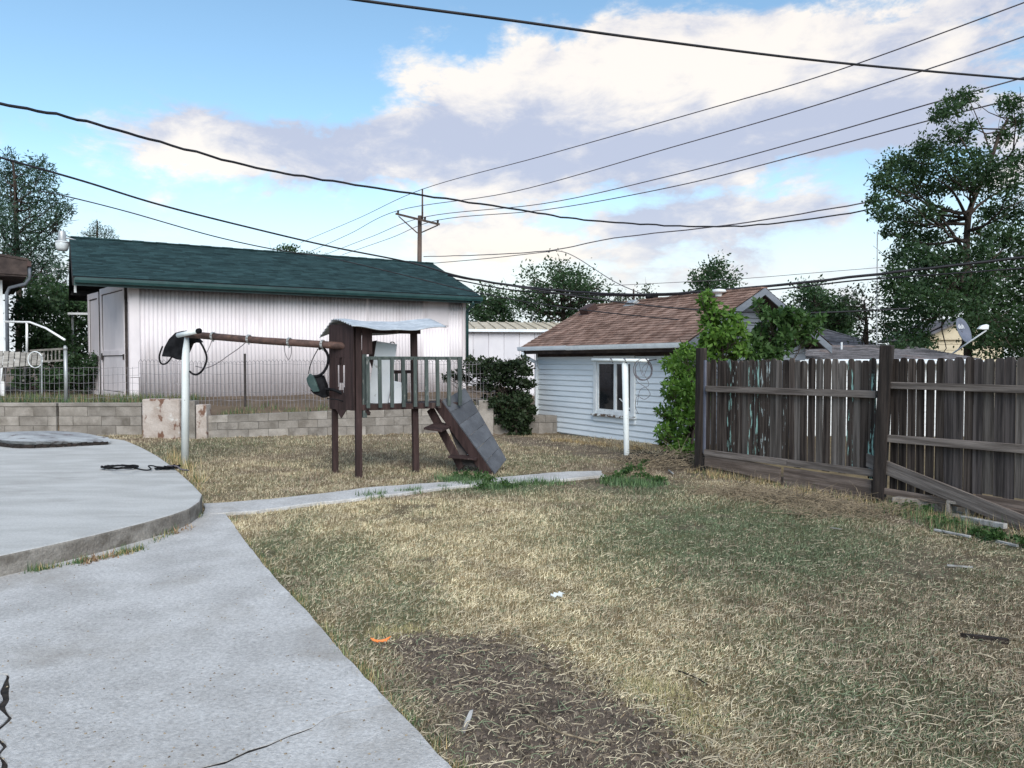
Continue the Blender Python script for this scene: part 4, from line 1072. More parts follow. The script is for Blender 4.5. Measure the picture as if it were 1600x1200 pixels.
# tin roof: bent corrugated sheet
def roof_fn(u, v):
    x = -.14 - .17 * (1 - v) * (1 - u) + 1.36 * u; y = .92 - 1.24 * v
    z = 2.225 - .145 * max(0, (v - .42) / .58) ** 1.1 - .18 * max(0, (.42 - v) / .42)
    z += -.055 * math.sin(math.pi * min(1, u * 1.05)) + .02 * u
    z -= .13 * max(0, .12 - u) / .12 * max(0, .6 - v) * 1.2
    z += .010 * math.cos(2 * math.pi * y / .085) + .008 * math.sin(u * 17) * v
    return (x, y, z)
rf = MB().grid(26, 128, roof_fn).build('roof_sheet', MT['tinroof'], PT, smooth=True, solid=.004)
MB().bar((1.02, .42, 2.19), (1.30, .50, 2.225), .16, .006).build('loose_flap', MT['rustdark'], PT)
MB().box(.0, .95, .02, .06, 2.0, 2.06).build('roof_beam', MT['towerwood'], PT, bevel=.003)
MB().bar((-.0, .04, 2.03), (-.17, .52, 2.03), .05, .06).build('roof_beam', MT['towerwood'], PT, bevel=.003)
# swing beam, end post and ties
b0, b1 = rel(PT, [at(288, 522, 11.55), at(545, 541, 10.62)])
MB().tube([b0, b0.lerp(b1, .5) + Vector((0, 0, -.012)), b1 + (b1 - b0).normalized() * .05], .052, 14).build('swing_beam', MT['beam'], PT, smooth=True)
q0, q1 = rel(PT, [at(545, 541, 10.62), at(548, 541, 10.6)])
MB().tube([b1 + (b1 - b0).normalized() * .02, b1 + (b1 - b0).normalized() * .075], .062, 12).build('beam_end', MT['rustdark'], PT, smooth=True)
e0, e1, e2 = rel(PT, [at(289, 727, 11.6), at(290, 560, 11.6), at(292, 522, 11.6)])
e0.z = -.1
MB().tube([e0, e1, e1.lerp(e2, .35), e1.lerp(e2, .75), e2], [.056, .056, .052, .036, .026], 14).build('end_post', MT['whitepipe'], PT, smooth=True)
c0, c1 = rel(PT, [at(278, 524, 11.42), at(309, 517.5, 11.15)])
MB().tube([c0, c1], .036, 10).build('cross_pipe', MT['whitepipe'], PT, smooth=True)
MB().tube([c1, c1 + (c1 - c0).normalized() * .05], .04, 10).build('pipe_cap', MT['rubber'], PT, smooth=True)
for f in (.185, .41, .655, .85):
    c = b0.lerp(b1, f); d = (b1 - b0).normalized(); s = d.cross(Vector((0, 0, 1)))
    ring = [c + (s * math.cos(a) + Vector((0, 0, 1)) * math.sin(a)) * .058 for a in [2 * math.pi * k / 14 for k in range(15)]]
    m = MB().tube(ring, .008, 6); m.tube([p + d * .02 for p in ring], .006, 6)
    m.tube([c + Vector((0, 0, -.058)), c + Vector((0, 0, -.085)), c + Vector((0, 0, -.07)) + d * .02], .008, 6)
    m.build('swing_clamp', MT['galv'], PT, smooth=True)

def strap(name, paths, mats, lab, cat):
    """hanging thing made of tubes: list of (part name, pixel path, depths, radius, material)"""
    d0 = paths[0][2]; base = at(*paths[0][1][0], d0[0] if hasattr(d0, '__len__') else d0); T = thing(name, lab, cat, base)
    for nm, px, dep, r, m in paths:
        if hasattr(dep, '__len__'): pts = [at(p[0], p[1], d) - base for p, d in zip(px, dep)]
        else: pts = [at(p[0], p[1], dep) - base for p in px]
        MB().tube(smooth_path(pts, 6), r, 8).build(nm, MT[m], T, smooth=True)
    return T
# loose chains under the beam
strap('loose_chain', [('chain', [(444, 538), (445, 550), (449, 560), (452, 561), (455, 552), (455, 540)], 11.0, .005, 'wiregrey')], None, 'short wire loop dangling from the middle of the swing beam', 'wire')
strap('slack_rope', [('rope', [(383, 536), (372, 545), (356, 556), (342, 566), (322, 575), (305, 572)], [11.2, 11.25, 11.3, 11.4, 11.5, 11.55], .006, 'wiregrey'),
                     ('rope_end', [(331, 532), (326, 545), (322, 552)], 11.45, .005, 'wiregrey')], None, 'slack grey rope looped between the white end post and the beam', 'rope')
# left tyre swing thrown over the beam end
T = strap('tyre_swing', [('tyre_rim', [(296, 529), (305, 529), (313, 535), (320, 548), (323, 560), (320, 572), (315, 580), (308, 585), (301, 584), (296, 580)], 11.52, .016, 'rubber'),
                         ('tyre_loop', [(273, 523), (275, 532), (273, 546), (268, 558), (262, 566), (256, 569), (251, 567), (249, 560), (250, 552), (254, 541)], 11.62, .013, 'rubber')],
          None, 'cut black tyre swing slung over the white end of the beam', 'swing')
def flap(T, px, dep, t, name, m):
    b = T.location
    vs = [at(p[0], p[1], d) - b for p, d in zip(px, dep)]
    MB().slab(vs, (.1, .95, .1), t).build(name, MT[m], T, bevel=.012)
flap(T, [(252, 557), (256, 543), (263, 530), (273, 520), (284, 517), (288, 525), (285, 545), (285, 563), (276, 562), (266, 558)], [11.6] * 10, .16, 'tyre_wall', 'rubber')
flap(T, [(284, 521), (297, 524), (305, 529), (312, 536), (304, 535), (296, 538), (293, 545), (285, 563)], [11.62] * 8, .14, 'tyre_wall', 'rubber')
# right tyre swing
T2 = strap('tyre_swing', [('tyre_rim', [(498, 545), (504, 544), (510, 550), (513, 560), (511, 572), (505, 582), (498, 587), (490, 588)], 10.78, .020, 'rubber'),
                          ('hanging_rope', [(497, 545), (489, 560), (484, 574), (482, 584)], 10.78, .007, 'rubber'),
                          ('tyre_strap', [(508, 608), (520, 609), (533, 614), (541, 621), (546, 628)], 10.66, .022, 'rubber'),
                          ('tyre_edge', [(511, 623), (525, 624), (537, 627), (546, 628)], 10.62, .008, 'rubber')],
           None, 'tyre swing with greenish bucket seat caught on the tower end panel', 'swing')
flap(T2, [(478, 592), (483, 584), (490, 588), (497, 607), (499, 612), (489, 613), (481, 602)], [10.75] * 7, .05, 'seat_side', 'rubbergreen')
flap(T2, [(490, 588), (502, 588), (508, 604), (511, 621), (504, 622), (489, 615), (484, 609), (499, 612), (496, 605)], [10.78] * 9, .14, 'seat_back', 'rubber')

# white boards leaning in the tower
def lean_board(name, lab, px, dep, t, m):
    base = at(*px[0], dep[0]); T = thing(name, lab, 'board', base)
    MB().slab([at(p[0], p[1], d) - base for p, d in zip(px, dep)], (.2, .95, .1), t).build('board_face', MT[m], T, bevel=.004)
    return T
B1 = lean_board('leaning_board', 'tall white board leaning inside the play tower', [(573, 630), (606, 631), (620, 538), (588, 533)], [10.95, 11.1, 11.15, 11.0], .02, 'whiteboard')
MB().slab([v - B1.location for v in (at(576, 560, 10.94), at(577, 534, 10.96), at(588, 532, 10.99), at(581, 575, 10.96))], (.2, .95, .1), .03).build('dark_backing', MT['towerwood'], B1)
hp = [at(613 + 3.4 * math.cos(a), 537 - 2.6 * math.sin(a), 11.13) - B1.location for a in [math.pi * k / 8 for k in range(9)]]
MB().tube(hp, .008, 6).build('handle', MT['rubber'], B1, smooth=True)
lean_board('leaning_board', 'small white board leaning in front of the tall one in the tower', [(607, 629), (626, 635), (631, 599), (614, 595)], [10.98, 11.1, 11.1, 11.0], .02, 'whiteboard')

# ------------------------------------------------------------------ tilted plank ramp
r0 = Vector((-.25, 10.67, 0.0)); RP = thing('climbing_ramp', 'grey plank ramp tilted against the right end of the play tower', 'ramp', r0)
F0, B0 = Vector((0, 0, .0)), at(790, 719, 11.15) - r0
F1, B1_ = at(690, 627, 11.0) - r0, at(725, 607, 11.5) - r0
nrm = (F1 - F0).cross(B0 - F0).normalized()
if nrm.x < 0: nrm = -nrm
for i in range(6):
    a, b = i / 6, (i + 1) / 6 - .0025
    q = [F0.lerp(F1, a), B0.lerp(B1_, a), B0.lerp(B1_, b), F0.lerp(F1, b)]
    MB().slab(q, nrm, .022).build('plank', MT['greyboard'], RP, bevel=.003)
wv = (B0 - F0).normalized(); sl = (F1 - F0).normalized()
def side(P0, P1, dep, t): MB().slab([P0 + nrm * .0, P1 + nrm * .0, P1 - nrm * dep, P0 - nrm * dep], wv, t).build('side_board', MT['towerwood'], RP, bevel=.004)
side(F0 - nrm * .004 + sl * .0, F1 + sl * .04 - nrm * .004, .16, .035)
side(B0.lerp(F0, .1) - nrm * .004, B1_.lerp(F1, .1) - nrm * .004, .13, .035)
# open ladder stile and treads behind
s0, s1 = at(722, 731, 10.9) - r0, at(672, 639, 11.2) - r0
MB().bar(s0, s1, .03, .13, (0, 0, 1)).build('stile', MT['towerwood'], RP, bevel=.004)
MB().slab([at(662, 668, 10.75) - r0, at(690, 672, 10.7) - r0, at(707, 664, 11.0) - r0, at(684, 658, 11.2) - r0], (0, 0, -1), .03).build('tread', MT['towerwood'], RP, bevel=.004)
MB().slab([at(700, 713, 10.75) - r0, at(744, 717, 10.7) - r0, at(752, 708, 11.0) - r0, at(712, 704, 11.2) - r0], (0, 0, -1), .025).build('tread', MT['towerwood'], RP, bevel=.004)
MB().slab([at(716, 709, 10.95) - r0, at(734, 711, 10.9) - r0, at(730, 699, 11.05) - r0, at(722, 697, 11.1) - r0], (0, 1, 0), .02).build('white_block', MT['whiteboard'], RP, bevel=.004)
MB().slab([at(690, 640, 11.2) - r0, at(724, 727, 10.86) - r0, at(768, 733, 10.8) - r0, at(700, 640, 11.2) - r0], (0, 1, 0), .02).build('back_panel', MT['rustdark'], RP)

# ------------------------------------------------------------------ clothesline post
cb = gr(979, 709); CP = thing('clothesline_post', 'white steel clothesline post with a crossarm before the window', 'post', cb)
top = at(976.5, 566, cb.y + .02) - cb
MB().tube([(0, 0, -.1), Vector((0, 0, .02)), top], [.050, .048, .056], 14).build('pole', MT['whitepipe'], CP, smooth=True)
a0, a1 = at(925, 562.5, cb.y + .35) - cb, at(1013, 563.5, cb.y - .3) - cb
MB().tube([a0, a1], .030, 10).build('crossarm', MT['whitepipe'], CP, smooth=True)
MB().tube([a1, at(1026, 561.5, cb.y - .4) - cb], .008, 6).build('arm_bolt', MT['rustdark'], CP)
for f in (.36, .60, .98):
    c = a0.lerp(a1, f); MB().tube([c + Vector((-.02, 0, .035)), c + Vector((.005, -.035, 0)), c + Vector((.02, 0, -.035))], .012, 6).build('line_tie', MT['wiregrey'], CP)
def coil(name, lab, cat, c, ru, rv, U, Vv, loops, r, m, jit, seed, tail=None):
    T = thing(name, lab, cat, c); q = random.Random(seed); pts = []
    for k in range(loops * 22):
        a = 2 * math.pi * k / 22; j = 1 + jit * math.sin(a * .37 + k * .05) + q.uniform(-.015, .015)
        pts.append(Vector(U) * ru * j * math.cos(a) + Vector(Vv) * rv * j * math.sin(a) + Vector((0, 0, 0)) + Vector(U).cross(Vector(Vv)) * (q.uniform(-.01, .01)))
    MB().tube(pts, r, 6).build('loop', MT[m], T, smooth=True)
    if tail: MB().tube(smooth_path([Vector(p) for p in tail], 6), r, 6).build('tail', MT[m], T, smooth=True)
    return T
wc = at(1005, 578, cb.y - .25)
coil('wire_coil', 'loose coil of grey wire hanging from the clothesline crossarm', 'wire', wc, .15, .17, (1, 0, 0), (0, .1, 1), 4, .0045, 'wiregrey', .12, 3,
     [(-.13, 0, -.08), (-.10, 0, -.2), (.05, 0, -.3), (.12, 0, -.42), (.02, 0, -.5), (-.1, 0, -.45), (-.13, 0, -.62), (-.08, 0, -.75)])
MB().tube(smooth_path([(-.08, 0, .15), (.0, .01, -.1), (.09, 0, .12), (-.02, .01, .0), (.1, 0, -.25), (-.05, 0, -.34), (-.1, 0, -.6)], 6), .004, 6).build('strand', MT['wiregrey'], bpy.data.objects['wire_coil'], smooth=True)

# ------------------------------------------------------------------ wooden fence
FA = math.atan2(FDIR.y, FDIR.x)
WF = thing('wooden_fence', 'weathered dog-eared board fence with a leaning dark post', 'fence', FENCE0, FA)
fr_ = random.Random(12)
def slat_mesh(w, h):
    c = w * .28
    m = MB(); poly = [(-w / 2, 0), (w / 2, 0), (w / 2, h - c), (w / 2 - c * .45, h - c * .22), (w / 2 - c, h), (-w / 2 + c, h), (-w / 2 + c * .45, h - c * .22), (-w / 2, h - c)]
    vs = [(p[0], y, p[1]) for y in (-.009, .009) for p in poly]; n = 8
    return m.add(vs, [tuple(range(n)), tuple(range(2 * n - 1, n - 1, -1))] + [(i, i + n, (i + 1) % n + n, (i + 1) % n) for i in range(n)])
protos = {}
def slat(s, w, z0, z1, kind, lean=0, lab=None):
    key = kind
    if key not in protos:
        o = slat_mesh(1.0 * .1, 1.0).build('slat', MT[kind], WF); protos[key] = o; o.data.name = 'slat_' + kind
    else:
        o = protos[key].copy(); COL.objects.link(o)
        for k in list(o.keys()): del o[k]
        o.parent = WF
    o.location = (s, fr_.uniform(-.018, -.012), z0); o.rotation_euler = (fr_.uniform(-.006, .006), lean, 0); o.scale = (w / .1, 1, z1 - z0)
    if lab: o['label'] = lab
    return o
s = 2.80; i = 0
while s > .10:
    w = fr_.choice([.082, .088, .092, .096])
    kind = 'fence' if fr_.random() > .25 else 'fencetan'
    f = (2.8 - s) / 2.7
    if i in (4, 8, 9): kind = 'fenceteal'
    elif i in (5, 10, 11, 14): kind = 'fencewhite'
    elif f > .84 and f < .885: kind = 'fenceteal'
    elif f > .955: kind = 'fenceteal'
    z1 = 1.63 + fr_.uniform(-.022, .02) - (.03 if i == 0 else 0)
    o = slat(s, w, .27 + fr_.uniform(-.03, .03), z1, kind, fr_.uniform(-.010, .010), 'board with teal paint left on it' if kind == 'fenceteal' else None)
    gap = fr_.choice([.003, .004, .005, .008, .012]) if i > 2 else .02
    if .62 < f < .86: gap = fr_.choice([.014, .018, .022])
    s -= w + gap; i += 1
s = -.13; i = 0
while s > -3.4:
    w = fr_.choice([.092, .096, .10]) if i > 5 else .085
    slat(s, w, .10 + fr_.uniform(-.03, .05) + (.12 if i > 8 else 0), 1.635 + fr_.uniform(-.018, .018) - .02 * max(0, -s - 1) * .0, 'fence' if i < 6 else fr_.choice(['fencegrey', 'fencegrey', 'fencegrey', 'fencetan', 'fence']), fr_.uniform(-.006, .006))
    s -= w + (fr_.choice([.012, .018, .022]) if i < 6 else fr_.choice([.003, .005, .007])); i += 1
def rail(a, b, z0, z1, h, name='rail', y=.035, t=.038, m='rail', lab=None):
    o = MB().bar((a, y, z0), (b, y, z1), t, h).build(name, MT[m], WF, bevel=.004, label=lab); return o
rail(2.78, .06, 1.205, 1.225, .085); rail(2.80, 1.30, .275, .30, .085, y=.04); rail(1.296, .06, .30, .325, .085, y=.043)
rail(-.04, -3.4, 1.335, 1.33, .075); rail(-.04, -3.4, .735, .79, .085)
rail(-1.72, -3.4, .235, .215, .07); rail(-.06, -1.55, .135, .13, .07, m='kick')
MB().bar((2.80, .028, .175), (1.42, .028, .12), .025, .20).build('kick_board', MT['kick'], WF, bevel=.004)
MB().bar((1.36, .03, .115), (.10, .03, .12), .026, .235).build('kick_board', MT['kick'], WF, bevel=.004)
MB().bar((2.80, .0, .02), (1.40, .0, .0), .025, .20).build('kick_board', MT['kick'], WF, bevel=.004)
MB().bar((-1.05, .0, .08), (-3.4, .0, .07), .03, .34).build('kick_board', MT['kick'], WF, bevel=.004)
MB().bar((.03, .02, -.2), (-.075, .05, 1.785), .13, .13, (1, .4, 0)).build('post', MT['postdark'], WF, bevel=.012, label='dark leaning post in the middle')
MB().bar((2.91, .03, -.2), (2.90, .02, 1.80), .125, .11, (1, 0, 0)).build('post', MT['postdark'], WF, bevel=.01, label='dark left end post')
MB().bar((2.835, .012, .25), (2.83, .012, 1.62), .03, .03, (1, 0, 0)).build('edge_strip', MT['dish'], WF)
# boards leaning on or lying by the fence
p0, p1 = at(1094, 737, 11.15), at(1097, 645, 11.2)
t = thing('leaning_plank', 'short grey plank leaning against the left fence post', 'plank', p0)
MB().bar((0, 0, -.05), p1 - p0, .085, .035, (-.5, -.87, 0)).build('plank_body', MT['plankgrey'], t, bevel=.004)
p0, p1 = at(1342, 713, 8.88), at(1612, 823, 7.03)
t = thing('fallen_board', 'long grey board sloping down behind the leaning post', 'board', p0)
dv = p1 - p0; dl = dv.length; dn = dv.normalized(); sn = dn.cross(Vector((0, 0, 1))).normalized(); un = sn.cross(dn)
o = MB().box(0, dl, -.016, .016, -.078, .078).build('board_body', MT['rail'], t, bevel=.005); o.rotation_euler = Matrix((dn, -sn, un)).transposed().to_euler()
# footing bits by the fence
b0_ = gr(1393, 792); t = thing('concrete_footing', 'pale concrete footing strip at the foot of the leaning post', 'footing', b0_)
e = at(1482, 787, gr(1482, 800).y) - b0_
MB().slab([(0, 0, -.05), (e.x, e.y, -.05), (e.x + .15, e.y + .08, -.05), (.15, .1, -.05)], (0, 0, 1), .16).build('footing_body', MT['block'], t, bevel=.012)
b1_ = gr(1478, 806); t = thing('cinder_block', 'loose hollow cinder block lying below the fallen board', 'block', b1_, R(-52))
hb = MB()
for y0, y1 in ((0, .03), (.165, .195)): hb.box(0, .39, y0, y1, .16, .19) if False else None
hb.box(0, .39, 0, .19, 0, .03); hb.box(0, .39, 0, .19, .13, .16)
for x in (0, .18, .36): hb.box(x, x + .03, 0, .19, .03, .13)
hb.build('block_body', MT['block'], t, bevel=.004)
for lab, a, b, h in (('pale weathered lumber strip lying below the fallen board', (1503, 815), (1571, 829), .05), ('thin white lath lying in the weeds in front of the cinder block', (1460, 831), (1516, 843), .02), ('short broken lath at the far right by the fence', (1556, 849), (1590, 858), .022)):
    A, B = gr(*a), gr(*b); t = thing('lumber_strip', lab, 'lumber', A)
    MB().bar((0, 0, h / 2 + .01), B - A + Vector((0, 0, h / 2 + .015)), .06 if h > .03 else .03, h).build('strip_body', MT['oldpale'], t, bevel=.004)

# ------------------------------------------------------------------ wire fence in front of the shed
def wire_y(x): return float(np.interp(x, [-14, -8.2, -.6, .6], [17.0, 17.0, 17.75, 18.1]))
WFc = thing('wire_fence', 'thin loop-top wire fence strung before the metal shed', 'fence', (-6, 17.2, .6))
wm = MB(); base = Vector((-6, 17.2, .6))
x = -8.4
k = 0
def wp(x, z): return Vector((x, wire_y(x), z)) - base
while x < -.4:
    zt = 1.60 + .02 * math.sin(x * 2.1)
    zb = .55
    jx = .012 * math.sin(k * 1.7)
    wm.tube([wp(x, zb), wp(x + jx, 1.0), wp(x, zt - .03), wp(x + .04, zt + .03), wp(x + .085, zt - .02)], .0055, 4, cap=False)
    x += .085; k += 1
for z in (.72, .9, 1.10, 1.32, 1.54):
    wm.tube([wp(-8.4 + 8 * i / 60, z + .012 * math.sin(i * 1.3 + z * 5)) for i in range(61)], .0050, 4, cap=False)
wm.build('wire_mesh', MT['meshwire'], WFc)
for px_, dep, zt in ((383, 17.2, 1.78), (628, 17.7, 1.70)):
    w = at(px_, 600, dep); MB().bar(Vector((w.x, w.y, .2)) - base, Vector((w.x, w.y, zt)) - base, .045, .03, (0, 1, 0)).build('post', MT['rustdark'], WFc)
wl = MB(); # left stretch up to the galvanised post
for z in (.78, .95, 1.12, 1.30, 1.46):
    wl.tube([Vector((-13.5 + 5.1 * i / 30, 17.0, z + .012 * math.sin(i * 1.7 + z * 4))) - base for i in range(31)], .0045, 4, cap=False)
x = -13.5
while x < -8.45:
    wl.tube([Vector((x, 17.0, .6)) - base, Vector((x + .01, 17.0, 1.48)) - base], .0042, 4, cap=False); x += .11
wl.build('wire_mesh', MT['meshwire'], WFc)
gb = at(103, 600, 16.9); gb = Vector((gb.x, gb.y, .6))
GP = thing('galvanised_post', 'grey galvanised fence post standing on the left block wall', 'post', gb)
MB().tube([(0, 0, 0), (0, 0, 1.28)], .038, 10).build('pole', MT['galv'], GP, smooth=True)
MB().tube([(0, 0, 1.26), (0, 0, 1.31), (-.01, 0, 1.36)], [.045, .045, .02], 10).build('cap', MT['galv'], GP, smooth=True)
HR = thing('handrail', 'white pipe handrail by the corner of the left house', 'railing', at(20, 560, 19.5))
hb_ = HR.location
MB().tube([at(8, 502.5, 19.6) - hb_, at(47, 503.5, 19.3) - hb_, at(72, 513, 18.6) - hb_, at(101, 531, 17.6) - hb_], .026, 8).build('top_rail', MT['white'], HR, smooth=True)
MB().tube([at(42, 503, 19.35) - hb_, at(42, 552, 19.35) - hb_], .028, 8).build('upright', MT['white'], HR, smooth=True)

# ------------------------------------------------------------------ bits left of the shed
base = at(0, 575, 18.2); base.z = .9
SP = thing('slatted_panel', 'weathered grey slatted panel lying by the left house', 'panel', base)
for i in range(9):
    a = at(-8 + i * 9, 548 + i * .5, 18.2 - .02 * i) - base; b = at(-10 + i * 9, 576 - i * .7, 18.1 - .02 * i) - base
    MB().bar(a, b, .115, .02, (0, 1, 0)).build('slat', MT['oldboard'], SP, bevel=.003)
MB().bar(at(-10, 553, 18.3) - base, at(70, 556, 18.1) - base, .04, .06).build('rail', MT['oldboard'], SP)
MB().bar(at(-10, 573, 18.3) - base, at(66, 568, 18.1) - base, .04, .06).build('rail', MT['oldboard'], SP)
for px_ in (8, 40):
    MB().bar(at(px_, 572, 18.4) - base, at(px_ - 3, 596, 18.4) - base, .06, .06, (0, 1, 0)).build('leg', MT['oldboard'], SP)
base = at(65, 600, 17.9); base.z = .68
RS = thing('hoop_stake', 'thin stake with a round wire hoop beside the slatted panel', 'stake', base)
MB().tube([(0, 0, 0), at(65, 556, 17.9) - base], .018, 6).build('stake', MT['galv'], RS)
c = at(55, 562, 17.9) - base
MB().tube([c + Vector((.17 * math.cos(a), 0, .19 * math.sin(a))) for a in [2 * math.pi * k / 20 for k in range(21)]], .012, 6).build('hoop', MT['lightgrey'], RS, smooth=True)
base = at(72, 566, 20.6); LG = thing('lattice_railing', 'low pale lattice railing behind the thin stake', 'railing', base)
MB().bar(at(48, 548, 20.8) - base, at(98, 545, 20.4) - base, .05, .05).build('top_rail', MT['oldboard'], LG)
MB().bar(at(48, 566, 20.8) - base, at(98, 563, 20.4) - base, .05, .05).build('bottom_rail', MT['oldboard'], LG)
for i in range(8):
    MB().bar(at(51 + i * 6, 549 - i * .3, 20.7) - base, at(51 + i * 6, 565 - i * .3, 20.7) - base, .03, .03, (0, 1, 0)).build('baluster', MT['oldboard'], LG)
base = at(146, 600, 24.5); base.z = .7
CF = thing('white_frame', 'white pipe porch frame just left of the shed doors', 'frame', base)
MB().bar((0, 0, 0), at(146, 489, 24.5) - base, .09, .09, (0, 1, 0)).build('upright', MT['white'], CF)
MB().bar(at(107, 490, 24.5) - base, at(151, 490.5, 24.5) - base, .09, .07).build('crossbar', MT['white'], CF)
MB().bar(at(113, 490, 24.6) - base, Vector((at(113, 490, 24.6).x, 24.6, .7)) - base, .05, .05, (0, 1, 0)).build('upright', MT['galv'], CF)

# ------------------------------------------------------------------ things on the patio
base = gr(60, 692, .195); WB = thing('warped_board', 'warped grey board with a ragged dark edge on the patio', 'board', base)
bd = MB(); rr = random.Random(6)
L_ = [gr(px, py, .195) - base for px, py in ((-60, 693), (-10, 696), (36, 700), (90, 698.5), (130, 696.5), (171, 694.5))]
U_ = [gr(px, py, .195) - base for px, py in ((-60, 686), (-10, 686), (36, 684.5), (90, 683), (130, 684), (168, 689))]
Lp, Up = smooth_path(L_, 5), smooth_path(U_, 5)
nn = len(Lp); vs = []
for i in range(nn):
    t_ = i / (nn - 1); z = .055 + .05 * math.sin(t_ * 3.1 + .4) ; j = rr.uniform(-.03, .03)
    vs += [Lp[i] + Vector((0, j, z)), Lp[i].lerp(Up[i], .5) + Vector((0, 0, z + .06)), Up[i] + Vector((0, 0, z + .02)), Lp[i] + Vector((0, j + .05, z - .045 - rr.uniform(0, .02))), Up[i] + Vector((0, 0, z - .03))]
fs = []
for i in range(nn - 1):
    a, b = i * 5, i * 5 + 5
    fs += [(a, b, b + 1, a + 1), (a + 1, b + 1, b + 2, a + 2), (a, a + 3, b + 3, b), (a + 2, b + 2, b + 4, a + 4), (a + 3, a + 4, b + 4, b + 3)]
fs += [(0, 1, 2, 4, 3), tuple(reversed([nn * 5 - 5 + k for k in (0, 1, 2, 4, 3)]))]
bd.add(vs, fs).build('board_top', MT['matting'], WB)
rg = MB()
for i in range(nn - 1):
    rg.bar(Lp[i] + Vector((0, -.035 + rr.uniform(-.02, .02), .02 + rr.uniform(0, .02))), Lp[i + 1] + Vector((0, -.035 + rr.uniform(-.02, .02), .02 + rr.uniform(0, .02))), .05, .04 + rr.uniform(0, .02))
rg.build('ragged_edge', MT['bark2'], WB)
c = gr(187, 733, .195)
HC = coil('cable_coil', 'black cable coiled on the patio near its curved edge', 'cable', c + Vector((0, 0, .03)), .21, .13, (1, 0, 0), (0, 1, .0), 5, .009, 'rubber', .12, 8)
cb_ = c + Vector((0, 0, .03))
MB().tube(smooth_path([gr(168, 730, .195) - cb_, gr(180, 728, .30) - cb_, gr(200, 728, .32) - cb_, gr(212, 732, .235) - cb_, gr(228, 734.5, .208) - cb_, gr(236, 733, .225) - cb_, gr(232, 728, .24) - cb_, gr(240, 728, .225) - cb_, gr(248, 731, .208) - cb_], 6), .009, 6).build('lead', MT['rubber'], HC, smooth=True)
c = gr(262, 734, .195); BC = thing('crumpled_cord', 'tangled dark cord and strap at the patio edge', 'cord', c)
q = random.Random(4)
MB().tube(smooth_path([Vector((q.uniform(-.16, .16), q.uniform(-.1, .1), q.uniform(.01, .06))) for _ in range(26)], 4), .009, 6).build('tangle', MT['rubber'], BC, smooth=True)
MB().tube(smooth_path([(.0, 0, .05), (.12, -.02, .05), (.22, -.10, .02), (.34, -.16, .015)], 6), .011, 6).build('tail', MT['wiregrey'], BC, smooth=True)

# ------------------------------------------------------------------ litter on the lawn
def litter(name, lab, cat, px, py, poly, t, m, rz=0, dz=.03, tilt=(0, 0)):
    p = gr(px, py); p.z = float(gz(np.array([p.x]), np.array([p.y]))[0]) + dz
    o = MB().prism(poly, 0, t).build(name, MT[m]); o.location = p; o.rotation_euler = (tilt[0], tilt[1], rz)
    return tag(o, lab, cat)
litter('plastic_scrap', 'small orange plastic scrap at the edge of the bare soil', 'scrap', 594, 1008, [(-.055, .024), (-.045, .0), (-.03, -.010), (-.012, -.02), (-.008, -.012), (.012, -.018), (.03, -.012), (.034, -.022), (.04, -.006), (.05, .005), (.062, .022), (.042, .012), (.03, .004), (.02, .0), (.0, -.004), (-.02, .0), (-.034, .008), (-.036, .02), (-.042, .012)], .005, 'orange', .2, .035, (.35, 0))
litter('paper_scrap', 'crumpled white paper scrap on the straw lawn', 'paper', 871, 938, [(-.06, -.02), (-.05, .005), (-.02, -.012), (.0, .01), (.035, .0), (.04, .03), (.06, .035), (.02, .05), (.01, .03), (-.02, .035), (-.03, .01), (-.045, .02)], .006, 'paper', .3, .035, (.5, .2))
litter('wood_sliver', 'flat grey wood sliver standing in the bare soil', 'stick', 730, 1132, [(-.011, -.06), (.009, -.065), (.012, .03), (.008, .07), (-.006, .06), (-.010, .0)], .006, 'oldpale', -.25, .02, (.35, 0))
litter('bark_strip', 'dark strip of bark on the lawn at the right', 'bark', 1538, 1002, [(-.12, .012), (-.05, -.018), (.05, -.02), (.12, -.012), (.11, .012), (.02, .016)], .03, 'bark2', -.35, .0)
litter('paper_scrap', 'little white chip right of the green grass patch', 'paper', 1305, 829, [(-.05, .006), (.03, -.01), (.06, -.014), (.0, .01)], .006, 'oldpale', -.6, .03)
litter('lath_chip', 'pale lath chip below the weeds at right', 'stick', 1500, 888, [(-.09, .01), (.08, -.03), (.085, -.012), (-.08, .03)], .01, 'oldpale', -.1, .012)
def stick(lab, pts, r, m='stick', name='twig'):
    P = [gr(a, b) for a, b in pts]; base = P[0].copy()
    P = [Vector((p.x, p.y, float(gz(np.array([p.x]), np.array([p.y]))[0]) + r + .018)) - base for p in P]
    o = MB().tube(smooth_path(P, 5), r, 6).build(name, MT[m], smooth=True); o.location = base
    return tag(o, lab, 'twig')
stick('long curved dry twig on the bare soil', [(815, 1092), (820, 1108), (840, 1130), (870, 1147), (905, 1157), (935, 1166)], .005)
stick('short straight twig on the soil near the orange scrap', [(712, 1028), (740, 1022), (765, 1018)], .004)
stick('thin dark twig on the straw lawn right of the pale grass clump', [(1060, 1050), (1085, 1060), (1105, 1072)], .004, 'bark2')
stick('long pale straw stalk lying along the fence', [(1180, 800), (1220, 803), (1265, 806)], .005)
stick('short pale stick in the brush pile before the plank', [(1045, 737), (1052, 743)], .012, 'oldpale')
